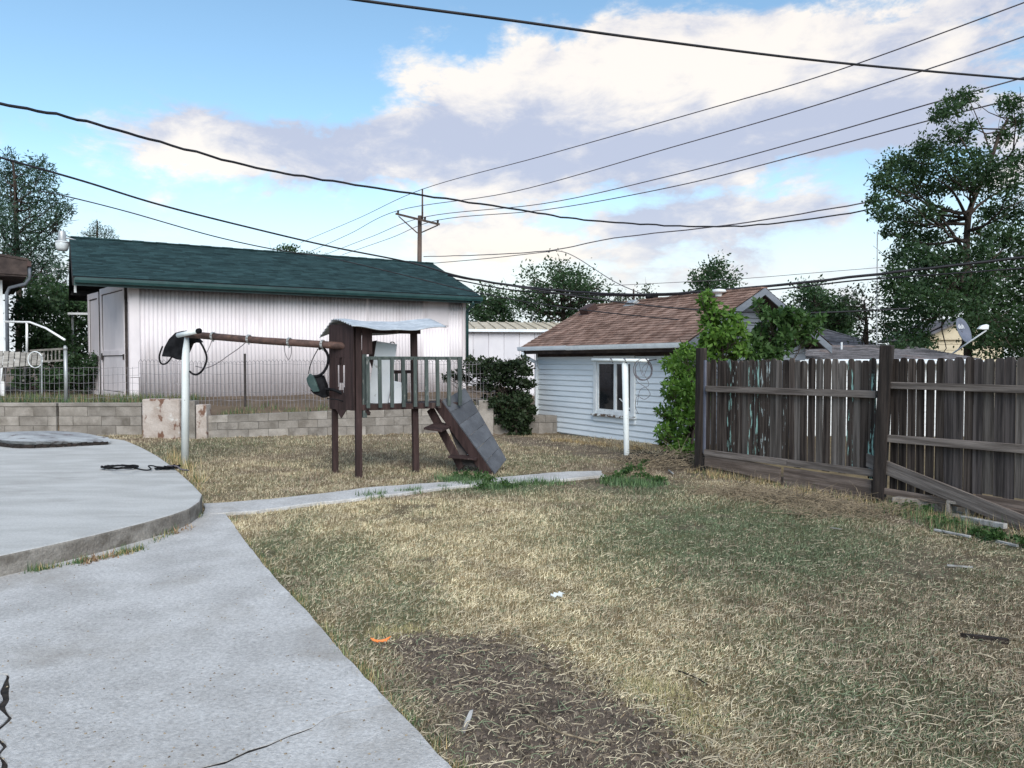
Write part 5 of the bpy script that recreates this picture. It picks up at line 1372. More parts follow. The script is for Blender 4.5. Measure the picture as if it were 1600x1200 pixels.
# chips on the concrete
cm = MB(); q = random.Random(9)
for _ in range(420):
    px, py = q.uniform(0, 640), q.uniform(880, 1200)
    p = gr(px, py, .041)
    if p.x > np.interp(p.y, sorted(e[1] for e in edge), [e[0] for e in sorted(edge, key=lambda e: e[1])]) - .06 or in_poly(np.array([p.x]), np.array([p.y]), PATIO)[0]: continue
    s = q.uniform(.002, .007); a = q.random() * 6.28
    M_ = Matrix.Translation(p) @ Matrix.Rotation(a, 4, 'Z')
    cm.add([M_ @ Vector(v) for v in ((-s, -s * .6, 0), (s, -s * .5, 0), (s * .8, s * .6, 0), (-s * .7, s * .5, 0), (0, 0, s * .7))], [(0, 1, 4), (1, 2, 4), (2, 3, 4), (3, 0, 4)])
tag(cm.build('grit', MT['stick']), kind='stuff')

# ------------------------------------------------------------------ dish on the garage roof
dc = at(1506, 516, 16.6); DI = thing('satellite_dish', 'dark satellite dish with a pale arm on the low garage roof', 'satellite dish', at(1498, 548, 16.7))
db = DI.location
nd = Vector((.50, -.82, .28)).normalized(); ud = Vector((-.42, .05, .9)); ud = (ud - nd * ud.dot(nd)).normalized(); wd = ud.cross(nd)
mb = MB(); rings = [(0, .055), (.35, .045), (.7, .02), (.95, -.005), (1.0, .0)]
vs = []; n = 32
for k, d in rings[1:]:
    for i in range(n):
        a = 2 * math.pi * i / n; vs.append(dc - db + wd * (.245 * k * math.cos(a)) + ud * (.29 * k * math.sin(a)) - nd * d)
vs.append(dc - db - nd * .055); ci_ = len(vs) - 1
fs = [(j * n + i, j * n + (i + 1) % n, (j + 1) * n + (i + 1) % n, (j + 1) * n + i) for j in range(3) for i in range(n)] + [(ci_, (i + 1) % n, i) for i in range(n)]
mb.add(vs, fs).build('reflector', MT['dish'], DI, smooth=True, solid=.012)
MB().tube([dc - db + wd * (.245 * math.cos(a)) + ud * (.29 * math.sin(a)) for a in [2 * math.pi * i / 32 for i in range(33)]], .009, 6).build('rim', MT['sidinggrey'], DI, smooth=True)
foot, lnb = at(1489, 552, 16.7) - db, at(1541, 516, 16.15) - db
MB().tube([foot, lnb], .018, 8).build('arm', MT['lightgrey'], DI, smooth=True)
MB().tube([dc - db - nd * .06, dc - db - nd * .12 - ud * .25, foot.lerp(lnb, .2)], .024, 8).build('mast', MT['rustdark'], DI, smooth=True)
MB().slab([at(1529, 514, 16.1) - db, at(1534, 509, 16.1) - db, at(1542, 506.5, 16.1) - db, at(1546, 508, 16.1) - db, at(1545, 515, 16.1) - db, at(1536, 515, 16.1) - db], (0, 1, 0), .09).build('receiver', MT['lightgrey'], DI, bevel=.015)
fc = bpy.data.curves.new('dish_word', 'FONT'); fc.body = 'dish'; fc.size = .155; fc.extrude = .002; fc.align_x = 'CENTER'; fc.align_y = 'CENTER'
to = bpy.data.objects.new('tmp_text', fc); COL.objects.link(to); bpy.context.view_layer.update()
me = bpy.data.meshes.new_from_object(to.evaluated_get(bpy.context.evaluated_depsgraph_get())); bpy.data.objects.remove(to)
me.name = 'lettering'; me.materials.clear(); me.materials.append(MT['white'])
lt = bpy.data.objects.new('lettering', me); COL.objects.link(lt); lt.parent = DI
tx = Vector((.98, .25, .12)); tx = (tx - nd * tx.dot(nd)).normalized(); ty = nd.cross(tx)
lt.matrix_local = Matrix((tx, ty, nd)).transposed().to_4x4(); lt.location = dc - db + ud * .10 - wd * (.02 if wd.x > 0 else -.02) - nd * .012

# ------------------------------------------------------------------ utility pole and overhead lines
pb = at(655, 410, 46); pb.z = 0
UP = thing('utility_pole', 'brown utility pole with a crossarm behind the green-roofed shed', 'utility pole', pb)
ptop = at(656, 337, 46) - pb
MB().tube([(0, 0, 0), Vector((0, 0, 6)), ptop], [.16, .15, .125], 12).build('pole', MT['polewood'], UP, smooth=True)
MB().tube([at(660, 345, 45.7) - pb, at(660, 295, 45.7) - pb], [.06, .045], 8).build('top_extension', MT['polewood'], UP, smooth=True)
aL, aR = at(619, 334, 47.0) - pb, at(686, 350.5, 44.6) - pb
MB().bar(aL, aR, .12, .13).build('crossarm', MT['polewood'], UP)
MB().bar(at(623, 338, 46.7) - pb, at(652, 364, 45.8) - pb, .05, .06).build('brace', MT['polewood'], UP)
MB().bar(at(684, 352, 44.7) - pb, at(659, 363, 45.7) - pb, .05, .06).build('brace', MT['polewood'], UP)
for a in ((622, 331, 46.9), (664, 341, 45.4), (684, 346, 44.7)):
    c = at(*a) - pb; MB().tube([c + Vector((0, 0, -.12)), c + Vector((0, 0, .05)), c + Vector((0, 0, .1))], [.05, .07, .03], 8).build('insulator', MT['rustdark'], UP, smooth=True)
MB().box(.1, .3, -.25, -.1, 4.6, 5.0).build('bracket', MT['polewood'], UP)

def line(name, lab, px, dep, r, m='wire', n=8, wob=0.0):
    dep = dep if hasattr(dep, '__len__') else [dep] * len(px)
    pts = [at(p[0], p[1], d) for p, d in zip(px, dep)]
    base = pts[0].copy(); P = smooth_path([p - base for p in pts], n)
    if wob:
        for i, p in enumerate(P): p.z += wob * math.sin(i * 1.9) * (.6 + .4 * math.sin(i * .53))
    o = MB().tube(P, r, 6).build(name, MT[m], smooth=True); o.location = base
    return tag(o, lab, 'cable', 'overhead lines')
line('power_line', 'thick black line across the top right of the sky', [(440, -20), (560, 0), (800, 32), (1000, 60), (1300, 97), (1600, 124), (1750, 136)], [9, 9.3, 10, 10.7, 11.8, 13, 13.6], .018)
line('power_line', 'bumpy twisted cable sagging from the left edge past the pole top', [(-90, 144), (0, 162), (120, 186), (250, 222), (400, 262), (520, 283), (660, 305), (800, 326), (900, 342), (1000, 350), (1100, 354), (1200, 350), (1345, 330), (1450, 305), (1600, 268), (1720, 240)],
     [8, 8.6, 9.4, 10.4, 11.6, 12.6, 13.8, 15, 16, 17, 18, 19, 20, 20.6, 21.2, 22], .019, wob=.012)
line('power_line', 'cable dropping from the left tree over the green roof to the brown roof', [(-80, 222), (0, 246), (130, 283), (250, 320), (400, 358), (520, 386), (640, 410), (720, 432), (820, 450), (950, 470), (1090, 484), (1250, 489), (1420, 482)], [9, 9.4, 10.2, 11, 12, 12.8, 13.5, 13.9, 14.1, 14.1, 13.9, 13.4, 13], .015)
line('power_line', 'thin line just below the cable from the left tree', [(60, 298), (105, 307), (200, 331), (330, 368), (430, 390), (520, 404), (640, 432), (740, 456), (850, 476), (980, 492), (1100, 502), (1230, 506)], [14, 14.2, 14.6, 15, 15.3, 15.6, 15.9, 16, 15.8, 15.4, 15, 14.6], .011)
line('power_line', 'topmost line from the pole tip up to the right corner', [(470, 379), (560, 341), (659, 296), (850, 243), (1100, 172), (1300, 113), (1600, 4), (1700, -36)], [70, 58, 45.7, 37, 30, 26, 21, 19.6], .020, 'wiregrey')
line('power_line', 'second line from the left crossarm tip up to the right', [(478, 396), (545, 366), (622, 329), (800, 300), (1050, 230), (1250, 172), (1450, 108), (1600, 57), (1700, 20)], [70, 58, 46.9, 38, 31, 27, 23, 21, 19.6], .020, 'wiregrey')
line('power_line', 'third line from the crossarm centre to the right tree top', [(510, 397), (580, 370), (664, 339), (850, 318), (1050, 274), (1250, 221), (1450, 163), (1600, 121), (1700, 92)], [70, 58, 45.4, 38, 31, 27, 23, 21, 19.6], .020, 'wiregrey')
line('power_line', 'lowest crossarm line running into the right tree', [(535, 398), (610, 372), (684, 344), (850, 328), (1050, 292), (1250, 242), (1460, 186), (1600, 151), (1700, 126)], [70, 58, 44.7, 38, 31, 27, 23, 21, 19.6], .020, 'wiregrey')
line('service_line', 'line from low on the pole rising to the right tree', [(662, 401), (760, 398), (862, 391), (960, 372), (1150, 350), (1345, 318), (1450, 300), (1580, 274)], [45.5, 40, 35, 32, 28, 25, 23.5, 22], .022, 'wiregrey', wob=.01)
line('service_line', 'second low line running right from the pole behind the treetops', [(668, 412), (760, 404), (850, 394), (872, 392), (900, 402), (960, 440), (1010, 462)], [45.5, 40, 36, 35.5, 35, 33, 31], .018, 'wiregrey')
line('cable_bundle', 'thick cable bundle crossing above the brown roof to the right', [(700, 430), (800, 446), (900, 456), (1020, 460), (1200, 447), (1400, 425), (1600, 402), (1720, 388)], [21, 20, 19.2, 18.4, 17.4, 16.4, 15.6, 15.2], .030, wob=.008)
line('cable_bundle', 'thinner cable just beneath the thick bundle', [(712, 437), (800, 453), (900, 460), (1020, 462), (1200, 453), (1340, 438), (1450, 430), (1600, 419), (1720, 409)], [21.2, 20.2, 19.4, 18.6, 17.6, 16.9, 16.3, 15.8, 15.4], .017)
cbx = at(1019, 464, 18.4); t = thing('splice_box', 'dark splice case hung on the cable bundle above the brown roof', 'cable box', cbx)
MB().tube([(-.16, 0, 0), (-.13, 0, 0), (.11, 0, .01), (.14, 0, .01)], [.03, .062, .062, .03], 10).build('case', MT['rubber'], t, smooth=True)
line('antenna_wire', 'faint wire low across the sky above the brown roof', [(960, 446), (1150, 436), (1300, 424), (1400, 416)], 30, .011, 'wiregrey')
ap = at(1371, 470, 19); ap.z = 1.6
AM = tag(MB().tube([(0, 0, 0), at(1371, 362, 19) - ap], .014, 6).build('antenna_pole', MT['galv']), 'thin grey antenna pole left of the big tree', 'antenna'); AM.location = ap
# ================================================================== trees and shrubs
def leaves(C, Rr, per, size, seed, flat=.8, aspect=.5, droop=.2):
    """diamond leaves spread through ellipsoidal clumps; C (n,3) centres, Rr (n,) radii"""
    r = np.random.default_rng(seed)
    C = np.asarray(C, float); Rr = np.asarray(Rr, float)
    cnt = np.maximum(6, (per * (Rr / Rr.mean()) ** 1.7).astype(int)); idx = np.repeat(np.arange(len(C)), cnt); n = len(idx)
    d = r.normal(0, 1, (n, 3)); d /= np.linalg.norm(d, axis=1)[:, None]
    rad = r.random(n) ** .55
    # lumpy clump outline
    k = 1 + .35 * np.sin(d[:, 0] * 5 + idx * 1.7) * np.sin(d[:, 1] * 4 + idx) + .25 * np.sin(d[:, 2] * 7 + idx * 2.3)
    P = C[idx] + d * (rad * k * Rr[idx])[:, None] * np.array([1, 1, flat])
    a = r.normal(0, 1, (n, 3)); a[:, 2] -= droop; a = a * .8 + d * .6; a /= np.linalg.norm(a, axis=1)[:, None]
    b = np.cross(a, r.normal(0, 1, (n, 3))); b /= np.linalg.norm(b, axis=1)[:, None] + 1e-9
    L = size * r.uniform(.6, 1.3, n)[:, None]; Wd = L * aspect
    nn = np.cross(a, b)
    V = np.stack([P, P + a * L * .45 + b * Wd * .5 + nn * L * .06, P + a * L, P + a * L * .45 - b * Wd * .5 + nn * L * .06], 1).reshape(-1, 3)
    F = np.arange(n * 4).reshape(n, 4)
    return V, F

def limb_path(p0, p1, r, bend=.18, n=6):
    p0, p1 = Vector(p0), Vector(p1); d = p1 - p0; L = d.length
    side = Vector((r.uniform(-1, 1), r.uniform(-1, 1), 0)) * L * bend
    pts = []
    for i in range(n + 1):
        t = i / n
        q = p0.lerp(p1, t) + Vector((0, 0, -L * .12 * math.sin(math.pi * t))) + side * math.sin(math.pi * t) * .5
        q += Vector((r.uniform(-1, 1), r.uniform(-1, 1), r.uniform(-1, 1))) * L * .025 * (0 < i < n)
        pts.append(q)
    return pts

def tree(name, lab, base, trunk, clumps, leafm, per, size, seed, trunk_r=.15, limbs=.8, cat='tree', group=None, flat=.8, aspect=.5, twig=True, barkm='bark', gnarl=1.0):
    """base: world foot; trunk: list of world points; clumps: list of (Vector, radius)"""
    r = random.Random(seed); base = Vector(base)
    T = thing(name, lab, cat, base, 0, group)
    tp = [Vector(p) - base for p in trunk]; sp = smooth_path(tp, 5) if len(tp) > 2 else tp
    rs = [trunk_r * (1 - .72 * i / (len(sp) - 1)) for i in range(len(sp))]; rs[0] *= 1.25
    MB().tube(sp, rs, 10).build('trunk', MT[barkm], T, smooth=True)
    br = MB()
    for c, R_ in clumps:
        if r.random() > limbs: continue
        c = Vector(c) - base
        # leave the trunk a bit below the clump
        cand = [i for i, p in enumerate(sp) if p.z < c.z - .15 * (c - p).length and i > len(sp) * .18] or [int(len(sp) * .3)]
        i = min(cand, key=lambda k: (sp[k] - c).length + r.uniform(0, 1.0))
        P = limb_path(sp[i], c, r, .2 * gnarl)
        ra = min(rs[i] * .6, .018 + .018 * (c - sp[i]).length)
        br.tube(P, [max(ra * (1 - .8 * k / (len(P) - 1)), .006) for k in range(len(P))], 6)
        if twig:
            for _ in range(4):
                j = r.randrange(2, len(P)); e = c + Vector((r.gauss(0, 1), r.gauss(0, 1), r.gauss(0, .8))) * R_ * .75
                Q = limb_path(P[j], e, r, .25, 4); br.tube(Q, [max(ra * .38 * (1 - .8 * k / 4), .004) for k in range(5)], 5)
    if br.v: br.build('branch', MT[barkm], T, smooth=True)
    V, F = leaves([tuple(Vector(c) - base) for c, _ in clumps], [q for _, q in clumps], per, size, seed, flat, aspect)
    np_mesh('crown', V, F, MT[leafm], T)
    return T

def px_clumps(L, dep, spread, seed, k=1.0):
    r = random.Random(seed); out = []
    for px, py, rp in L:
        d = dep + r.uniform(-spread, spread); out.append((at(px, py, d), rp * d / FOCAL * k))
    return out
def oval_clumps(px, py, rx, ry, dep, n, rr, seed, depth_r=None, top=1.0):
    """n clumps filling an oval crown whose middle is seen at px, py"""
    r = random.Random(seed); c = at(px, py, dep); ax, az_ = rx * dep / FOCAL, ry * dep / FOCAL; ad = depth_r or ax
    out = []
    while len(out) < n:
        d = Vector((r.uniform(-1, 1), r.uniform(-1, 1), r.uniform(-1, 1)))
        if d.length > 1 or d.length < .25: continue
        k = 1 - .35 * max(0, d.z) * (1 - top)
        out.append((c + Vector((d.x * ax * k, d.y * ad * k, d.z * az_)), rr * r.uniform(.65, 1.3)))
    return out

# big tree on the right
BT = [(1508, 150, 22), (1490, 163, 26), (1478, 172, 22), (1582, 165, 20), (1570, 158, 16), (1464, 182, 16), (1500, 218, 24), (1486, 205, 18), (1568, 212, 22), (1590, 190, 20), (1515, 196, 16), (1530, 240, 22),
      (1450, 226, 24), (1438, 236, 20), (1462, 244, 28), (1404, 250, 26), (1388, 262, 22), (1420, 262, 28), (1440, 266, 26), (1490, 252, 28), (1520, 262, 30), (1556, 262, 30), (1590, 252, 26),
      (1376, 284, 22), (1396, 290, 30), (1426, 296, 30), (1460, 292, 32), (1498, 284, 32), (1540, 286, 32), (1580, 292, 34),
      (1366, 312, 18), (1384, 326, 22), (1372, 336, 16), (1398, 340, 20), (1424, 346, 24), (1448, 330, 26), (1412, 366, 20), (1386, 362, 14), (1470, 338, 24), (1550, 330, 34), (1586, 336, 34),
      (1440, 372, 26), (1420, 386, 26), (1466, 372, 28), (1404, 402, 24), (1440, 408, 34), (1474, 408, 34), (1540, 368, 32), (1576, 372, 36), (1600, 380, 36), (1536, 402, 34), (1570, 416, 40), (1604, 430, 40),
      (1408, 436, 28), (1436, 446, 36), (1470, 452, 40), (1506, 456, 42), (1540, 452, 44), (1580, 462, 46), (1612, 470, 44),
      (1400, 476, 30), (1424, 486, 38), (1450, 488, 34), (1530, 490, 38), (1560, 500, 46), (1600, 506, 46), (1392, 510, 28), (1420, 522, 36), (1442, 530, 22), (1540, 534, 40), (1580, 540, 44), (1612, 540, 40),
      (1640, 200, 34), (1640, 260, 44), (1650, 320, 50), (1650, 390, 54), (1660, 460, 54), (1650, 530, 50), (1690, 300, 50), (1700, 400, 54), (1700, 500, 54)]
bx = at(1512, 560, 20); bx.z = 0
tree('large_tree', 'big dark leafy tree with an open ragged crown at the right', bx, [bx, at(1513, 500, 20), at(1510, 420, 20), at(1512, 350, 20), at(1520, 315, 20), at(1545, 260, 20.2), at(1560, 215, 20.3), at(1575, 185, 20.4)],
     px_clumps(BT, 20, 1.7, 2, .92) + px_clumps([(1480, 430, 28), (1522, 452, 32), (1500, 482, 34), (1542, 428, 28), (1472, 470, 32), (1536, 515, 30), (1492, 400, 22), (1534, 388, 22), (1450, 402, 26), (1436, 540, 26), (1405, 545, 26), (1425, 455, 28), (1390, 448, 22), (1398, 425, 20)], 18.6, .4, 9, .95), 'leafdark', 560, .104, 4, .11, .45, gnarl=1.2)
LT = bpy.data.objects['large_tree']
lb = LT.location
for path, ra in (([(1511, 400, 20), (1495, 375, 19.8), (1478, 350, 19.6), (1462, 332, 19.4)], .11), ([(1512, 345, 20), (1500, 318, 19.8), (1485, 295, 19.6), (1465, 280, 19.5)], .10),
                 ([(1535, 275, 20.1), (1520, 250, 19.9), (1500, 215, 19.8), (1480, 200, 19.7)], .06), ([(1512, 340, 20), (1530, 320, 20), (1560, 300, 20), (1590, 285, 20)], .09),
                 ([(1550, 250, 20.2), (1540, 215, 20), (1525, 180, 20), (1512, 150, 20)], .045),
                 ([(1512, 475, 19.5), (1490, 476, 19), (1475, 486, 18.8), (1458, 497, 18.7), (1440, 500, 18.6)], .07)):
    P = smooth_path([at(*p) - lb for p in path], 5); MB().tube(P, [ra * .5 * (1 - .7 * i / (len(P) - 1)) for i in range(len(P))], 8).build('limb', MT['bark'], LT, smooth=True)
# thin sparse tree left of it
sx = at(1352, 560, 24); sx.z = 0
tree('sparse_tree', 'thin half-bare tree left of the big right-hand tree', sx, [sx, at(1354, 520, 24), at(1350, 470, 24)], px_clumps([(1330, 462, 16), (1318, 470, 12), (1344, 452, 18), (1362, 470, 20), (1378, 450, 20), (1356, 488, 18), (1330, 486, 14), (1380, 486, 22), (1340, 505, 18), (1372, 512, 24), (1350, 530, 24), (1385, 535, 26), (1322, 452, 9)], 24, 1, 3),
     'leafolive', 46, .13, 9, .09, 1.0, gnarl=1.6)
# rounded tree behind the hip roof, and others beyond the roofs
def far_tree(name, lab, px, top, bot, dep, rx, n, rr, leafm, per, size, seed, tr=.16, flat=.8, lean=0, aspect=.5, limbs=.8, top_k=.4, group='trees beyond the roofs'):
    b = at(px, 560, dep); b.z = 0
    py = (top + bot) / 2; ry = (bot - top) / 2
    tree(name, lab, b, [b, at(px + lean * .4, bot, dep), at(px + lean, py, dep), at(px + lean, top + ry * .4, dep)],
         oval_clumps(px + lean, py, rx, ry, dep, n, rr, seed, top=top_k), leafm, per, size, seed, tr, limbs, group=group, flat=flat, aspect=aspect)
far_tree('leafy_tree', 'bushy mid-green tree right behind the brown roof peak', 1272, 446, 545, 30, 62, 34, .62, 'leafmid', 190, .16, 21)
far_tree('leafy_tree', 'dark round tree peeping over the brown roof left of its peak', 1104, 406, 500, 40, 46, 26, .7, 'leafdark', 130, .20, 22)
far_tree('leafy_tree', 'broad airy tree left of the brown roof with twiggy top', 880, 405, 515, 36, 78, 52, .66, 'leafdark', 130, .17, 23, limbs=1.0)
far_tree('leafy_tree', 'dark compact tree in the gap right of the green roof', 762, 450, 540, 40, 40, 26, .72, 'leafdark', 190, .19, 24)
far_tree('leafy_tree', 'pale wispy tree above the middle of the brown roof', 990, 438, 505, 44, 34, 16, .55, 'leafolive', 70, .18, 25, limbs=1.0)
far_tree('leafy_tree', 'small dark treetop above the middle of the green roof', 452, 374, 450, 48, 32, 18, .62, 'leafdark', 130, .20, 26)
far_tree('leafy_tree', 'small bush-like treetop just right of the one above the green roof', 494, 394, 440, 52, 18, 8, .5, 'leafdark', 90, .20, 27)
far_tree('dark_tree', 'dark pointed tree behind the bushy one at right', 1300, 452, 560, 36, 40, 24, .6, 'leafdark', 170, .17, 28)
# pine tip over the green roof
pbs = at(152, 560, 42); pbs.z = 0
tree('pine_tree', 'dark pine tip showing over the left end of the green roof', pbs, [pbs, at(152, 400, 42), at(152, 345, 42)], px_clumps([(152, 348, 6), (146, 355, 9), (158, 357, 9), (150, 362, 12), (164, 364, 11), (140, 366, 10), (172, 360, 7), (132, 364, 5), (176, 367, 8), (152, 374, 18), (140, 382, 18), (166, 382, 18), (178, 378, 10)], 42, .5, 3), 'leafspring', 120, .14, 31, .12, .9, aspect=.22, group='trees beyond the roofs')
# left tree: feathery upright fronds on thin stems
lx = at(28, 580, 27); lx.z = .6
LTc = [(12, 245, 16), (20, 262, 18), (6, 270, 18), (30, 280, 18), (14, 290, 22), (-5, 290, 22), (48, 262, 14), (58, 255, 13), (70, 262, 14), (76, 275, 14), (62, 280, 18), (45, 290, 20), (82, 300, 14), (90, 318, 14), (102, 322, 12), (110, 330, 9), (95, 335, 14), (76, 318, 20), (58, 312, 22), (36, 316, 24), (14, 320, 26), (-10, 320, 26),
       (88, 350, 16), (70, 346, 22), (46, 346, 26), (22, 350, 28), (0, 350, 30), (84, 372, 18), (62, 376, 26), (34, 380, 30), (8, 384, 30), (-20, 360, 30), (80, 400, 22), (54, 408, 30), (24, 412, 32), (70, 432, 30), (96, 424, 18), (48, 440, 32), (88, 452, 26)]
tree('feathery_tree', 'tall feathery tree over the corner of the left house', lx, [lx, at(30, 470, 27), at(26, 380, 27), at(24, 300, 27), at(20, 250, 27)], px_clumps(LTc, 27, 1.5, 5, .95), 'leafspring', 230, .19, 33, .12, .95, aspect=.22, flat=1.2)
# hedge and shrubs between the left house and the shed
def shrub(name, lab, foot, L, dep, spread, leafm, per, size, seed, k=1.0, aspect=.5, stems=.7, cat='shrub', group=None, tr=.04):
    f = at(foot[0], foot[1], dep)
    f.z = float(gz(np.array([f.x]), np.array([f.y]))[0])
    cl = px_clumps(L, dep, spread, seed, k); mx = max(c.z for c, _ in cl)
    tree(name, lab, f, [f, f.lerp(Vector((f.x, f.y, mx)), .45) + Vector((.05, 0, 0)), Vector((f.x, f.y, mx * .8 + f.z * .2))], cl, leafm, per, size, seed, tr, stems, cat, group, aspect=aspect)
q = random.Random(8)
shrub('tall_shrub', 'tall dark shrub filling the gap left of the shed doors', (118, 600), [(q.uniform(84, 150), q.uniform(455, 590), q.uniform(15, 24)) for _ in range(46)] + [(100, 470, 22), (120, 480, 22), (90, 500, 24)], 25.5, .8, 'leafmid', 130, .14, 41)
shrub('tall_shrub', 'dark shrub behind the white handrail', (62, 590), [(q.uniform(30, 100), q.uniform(440, 560), q.uniform(16, 26)) for _ in range(44)], 24, .9, 'leafdark', 130, .14, 42)
shrub('low_bush', 'low bush growing under the slatted panel', (45, 605), [(q.uniform(22, 92), q.uniform(576, 602), q.uniform(10, 15)) for _ in range(20)], 18.6, .4, 'leafmid', 110, .09, 43)
shrub('low_bush', 'dark low bush at the foot of the galvanised post', (122, 605), [(q.uniform(98, 148), q.uniform(560, 604), q.uniform(11, 17)) for _ in range(22)], 21, .5, 'leafdark', 130, .11, 44)
# vines on the wire fence between shed and small house
VN = [(735, 566, 11), (748, 570, 14), (762, 568, 14), (776, 572, 14), (790, 574, 14), (803, 570, 13), (815, 566, 12), (820, 580, 13), (742, 580, 12), (756, 584, 13), (772, 588, 14), (788, 592, 14), (804, 594, 14), (818, 600, 12), (752, 600, 9), (766, 604, 11), (782, 612, 14), (798, 616, 15), (814, 620, 14), (772, 630, 11), (790, 636, 14), (806, 640, 14), (820, 640, 12), (800, 658, 13), (816, 660, 13), (826, 668, 9), (824, 622, 9), (775, 650, 13), (788, 662, 13), (805, 674, 12), (820, 684, 10), (778, 640, 12), (796, 684, 9), (720, 580, 7), (712, 590, 6), (704, 583, 6), (730, 592, 7), (696, 590, 5), (758, 622, 7), (828, 600, 8)]
shrub('vine', 'dark green vine tangled on the fence left of the small house', (800, 690), VN, 18.1, .45, 'leafvine', 240, .078, 45, 1.0, .7, 1.0, 'vine')
shrub('vine', 'dark creeper spilling over the lower block wall beside the small house', (805, 694), [(770, 628, 10), (786, 626, 11), (802, 630, 11), (820, 628, 10), (782, 640, 10), (796, 646, 11), (812, 650, 11), (824, 655, 10), (792, 662, 9), (806, 668, 11), (820, 674, 11), (800, 682, 9), (814, 688, 10), (826, 690, 8), (778, 655, 7), (832, 640, 8)], 17.25, .12, 'leafvine', 220, .072, 49, 1.0, .8, .5, 'vine')
# leafy shrub by the fence
BX1 = [(1062, 560, 16), (1052, 572, 16), (1040, 566, 9), (1076, 556, 20), (1094, 552, 18), (1066, 584, 22), (1086, 580, 24), (1052, 596, 16), (1044, 604, 12), (1070, 606, 26), (1092, 606, 24), (1056, 620, 20), (1042, 618, 9), (1078, 630, 26), (1096, 632, 18), (1058, 640, 20), (1040, 642, 12), (1030, 644, 7), (1070, 652, 24), (1046, 656, 16), (1090, 655, 16), (1036, 670, 10), (1056, 672, 20), (1028, 676, 7), (1074, 678, 20), (1044, 688, 14), (1062, 694, 20), (1078, 700, 16), (1034, 688, 8), (1102, 645, 12), (1082, 712, 12), (1072, 545, 14)]
shrub('leafy_shrub', 'bright green leafy shrub bulging past the left end of the fence', (1078, 735), BX1, 12.2, .35, 'leafbright', 120, .10, 46, .86, .42, .85)
BX2 = [(1105, 462, 9), (1110, 474, 12), (1102, 484, 10), (1116, 490, 14), (1106, 502, 14), (1122, 508, 14), (1140, 492, 12), (1150, 500, 13), (1134, 518, 16), (1112, 522, 16), (1156, 516, 14), (1128, 535, 18), (1148, 535, 16), (1108, 542, 16), (1168, 530, 10), (1146, 552, 14), (1118, 556, 16), (1160, 548, 12), (1096, 470, 5), (1100, 530, 10)]
shrub('leafy_shrub', 'yellow-green shoots rising behind the left fence post', (1125, 735), BX2, 12.9, .35, 'leafbright', 95, .11, 47, .92, .5, .8)
BX3 = [(1192, 486, 10), (1205, 494, 14), (1220, 500, 15), (1236, 506, 15), (1250, 510, 13), (1264, 504, 11), (1276, 512, 9), (1282, 498, 8), (1196, 508, 15), (1212, 518, 17), (1230, 524, 17), (1246, 528, 13), (1262, 522, 9), (1188, 524, 14), (1204, 536, 16), (1222, 544, 15), (1190, 546, 16), (1176, 556, 14), (1208, 556, 12), (1184, 474, 7), (1226, 486, 10), (1242, 490, 12), (1256, 494, 8), (1178, 538, 10), (1268, 534, 5)]
shrub('leafy_shrub', 'green boxelder branches spreading above the fence beside the gable', (1200, 735), BX3, 13.1, .35, 'leafboxelder', 85, .12, 48, .92, .5, .8)

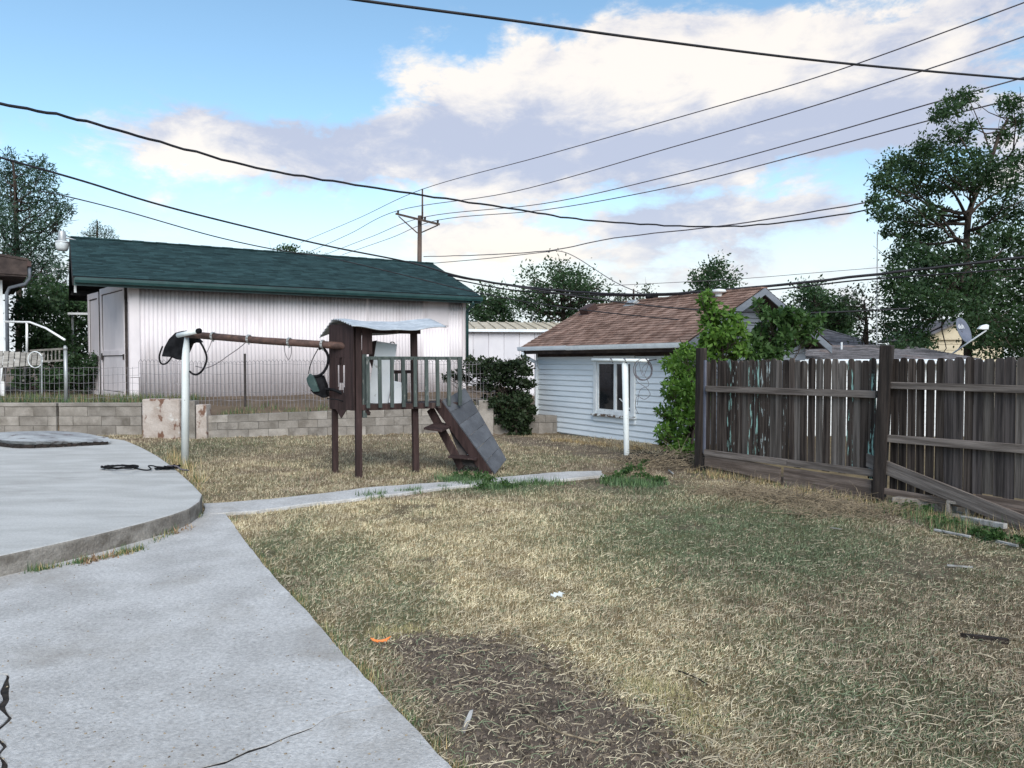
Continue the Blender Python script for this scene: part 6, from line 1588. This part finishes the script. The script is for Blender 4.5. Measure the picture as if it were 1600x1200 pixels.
# ------------------------------------------------------------------ dry brush and straw heaps (nobody could count the stalks)
def brush(name, lab, c, n, rx, ry, hz, rad, seed, m='stick'):
    r = random.Random(seed); mb = MB()
    for _ in range(n):
        a = r.random() * 6.28; k = math.sqrt(r.random()); p = Vector((rx * k * math.cos(a), ry * k * math.sin(a), hz * (1 - k) * r.random() + .01))
        b = r.random() * 6.28; L = r.uniform(.12, .45); e = p + Vector((math.cos(b), math.sin(b), r.uniform(-.25, .5))) * L; e.z = max(e.z, .0)
        mid = p.lerp(e, .5) + Vector((0, 0, r.uniform(0, .06)))
        mb.tube([p, mid, e], [rad, rad * .8, rad * .4], 4, cap=False)
    o = mb.build(name, MT[m]); o.location = c; tag(o, lab, 'brush', kind='stuff'); return o
c = gr(1050, 728); brush('brush_pile', 'heap of dry brush under the leafy shrub', c, 420, .75, .45, .28, .004, 3)
c = gr(1045, 722); brush('brush_pile', 'dark twiggy litter under the leafy shrub', c, 200, .8, .5, .2, .005, 4, 'bark2')
c = at(775, 660, 17.9); c.z = .45; brush('dead_stems', 'reddish dead stems tangled under the vine', c, 160, .7, .25, .5, .006, 7)
c = gr(1262, 790); brush('straw_heap', 'straw piled against the middle of the fence', c, 260, .45, .25, .14, .003, 5)
for i, (px, py) in enumerate(((1140, 772), (1200, 782), (1310, 806), (1180, 775), (1350, 800))):
    brush('straw_litter', 'thin dry straw strewn along the fence foot', gr(px, py), 130, .5, .22, .06, .0028, 10 + i)
V, F, C = None, None, None

def weeds(name, L, per, size, seed, m='leafmid'):
    r = random.Random(seed); C = []; R_ = []
    for px, py, rp in L:
        p = gr(px, py); q = rp * p.y / FOCAL
        for _ in range(3):
            C.append((p.x + r.uniform(-q, q), p.y + r.uniform(-q, q), .03 + r.uniform(0, .5) * q)); R_.append(q * r.uniform(.4, .8))
    V, F = leaves(C, R_, per, size, seed, .7, .55)
    V[:, 2] = np.maximum(V[:, 2], .0)
    return tag(np_mesh(name, V, F, MT[m]), kind='stuff')
weeds('broadleaf_weeds', [(1530, 838, 12), (1548, 846, 14), (1568, 850, 15), (1588, 852, 13), (1604, 858, 14), (1408, 794, 8), (1424, 798, 10), (1440, 802, 10), (1470, 818, 9), (1488, 824, 8), (1392, 792, 6)], 38, .04, 51, 'leafboxelder')
weeds('path_side_weeds', [(706, 748, 8), (722, 748, 11), (738, 750, 13), (754, 752, 12), (770, 758, 11), (786, 762, 9), (800, 764, 7), (752, 764, 8), (950, 752, 8), (965, 748, 10), (978, 742, 11), (990, 736, 12), (1002, 730, 10), (1016, 752, 9), (1004, 748, 10), (1034, 756, 8)], 40, .045, 52, 'leafboxelder')
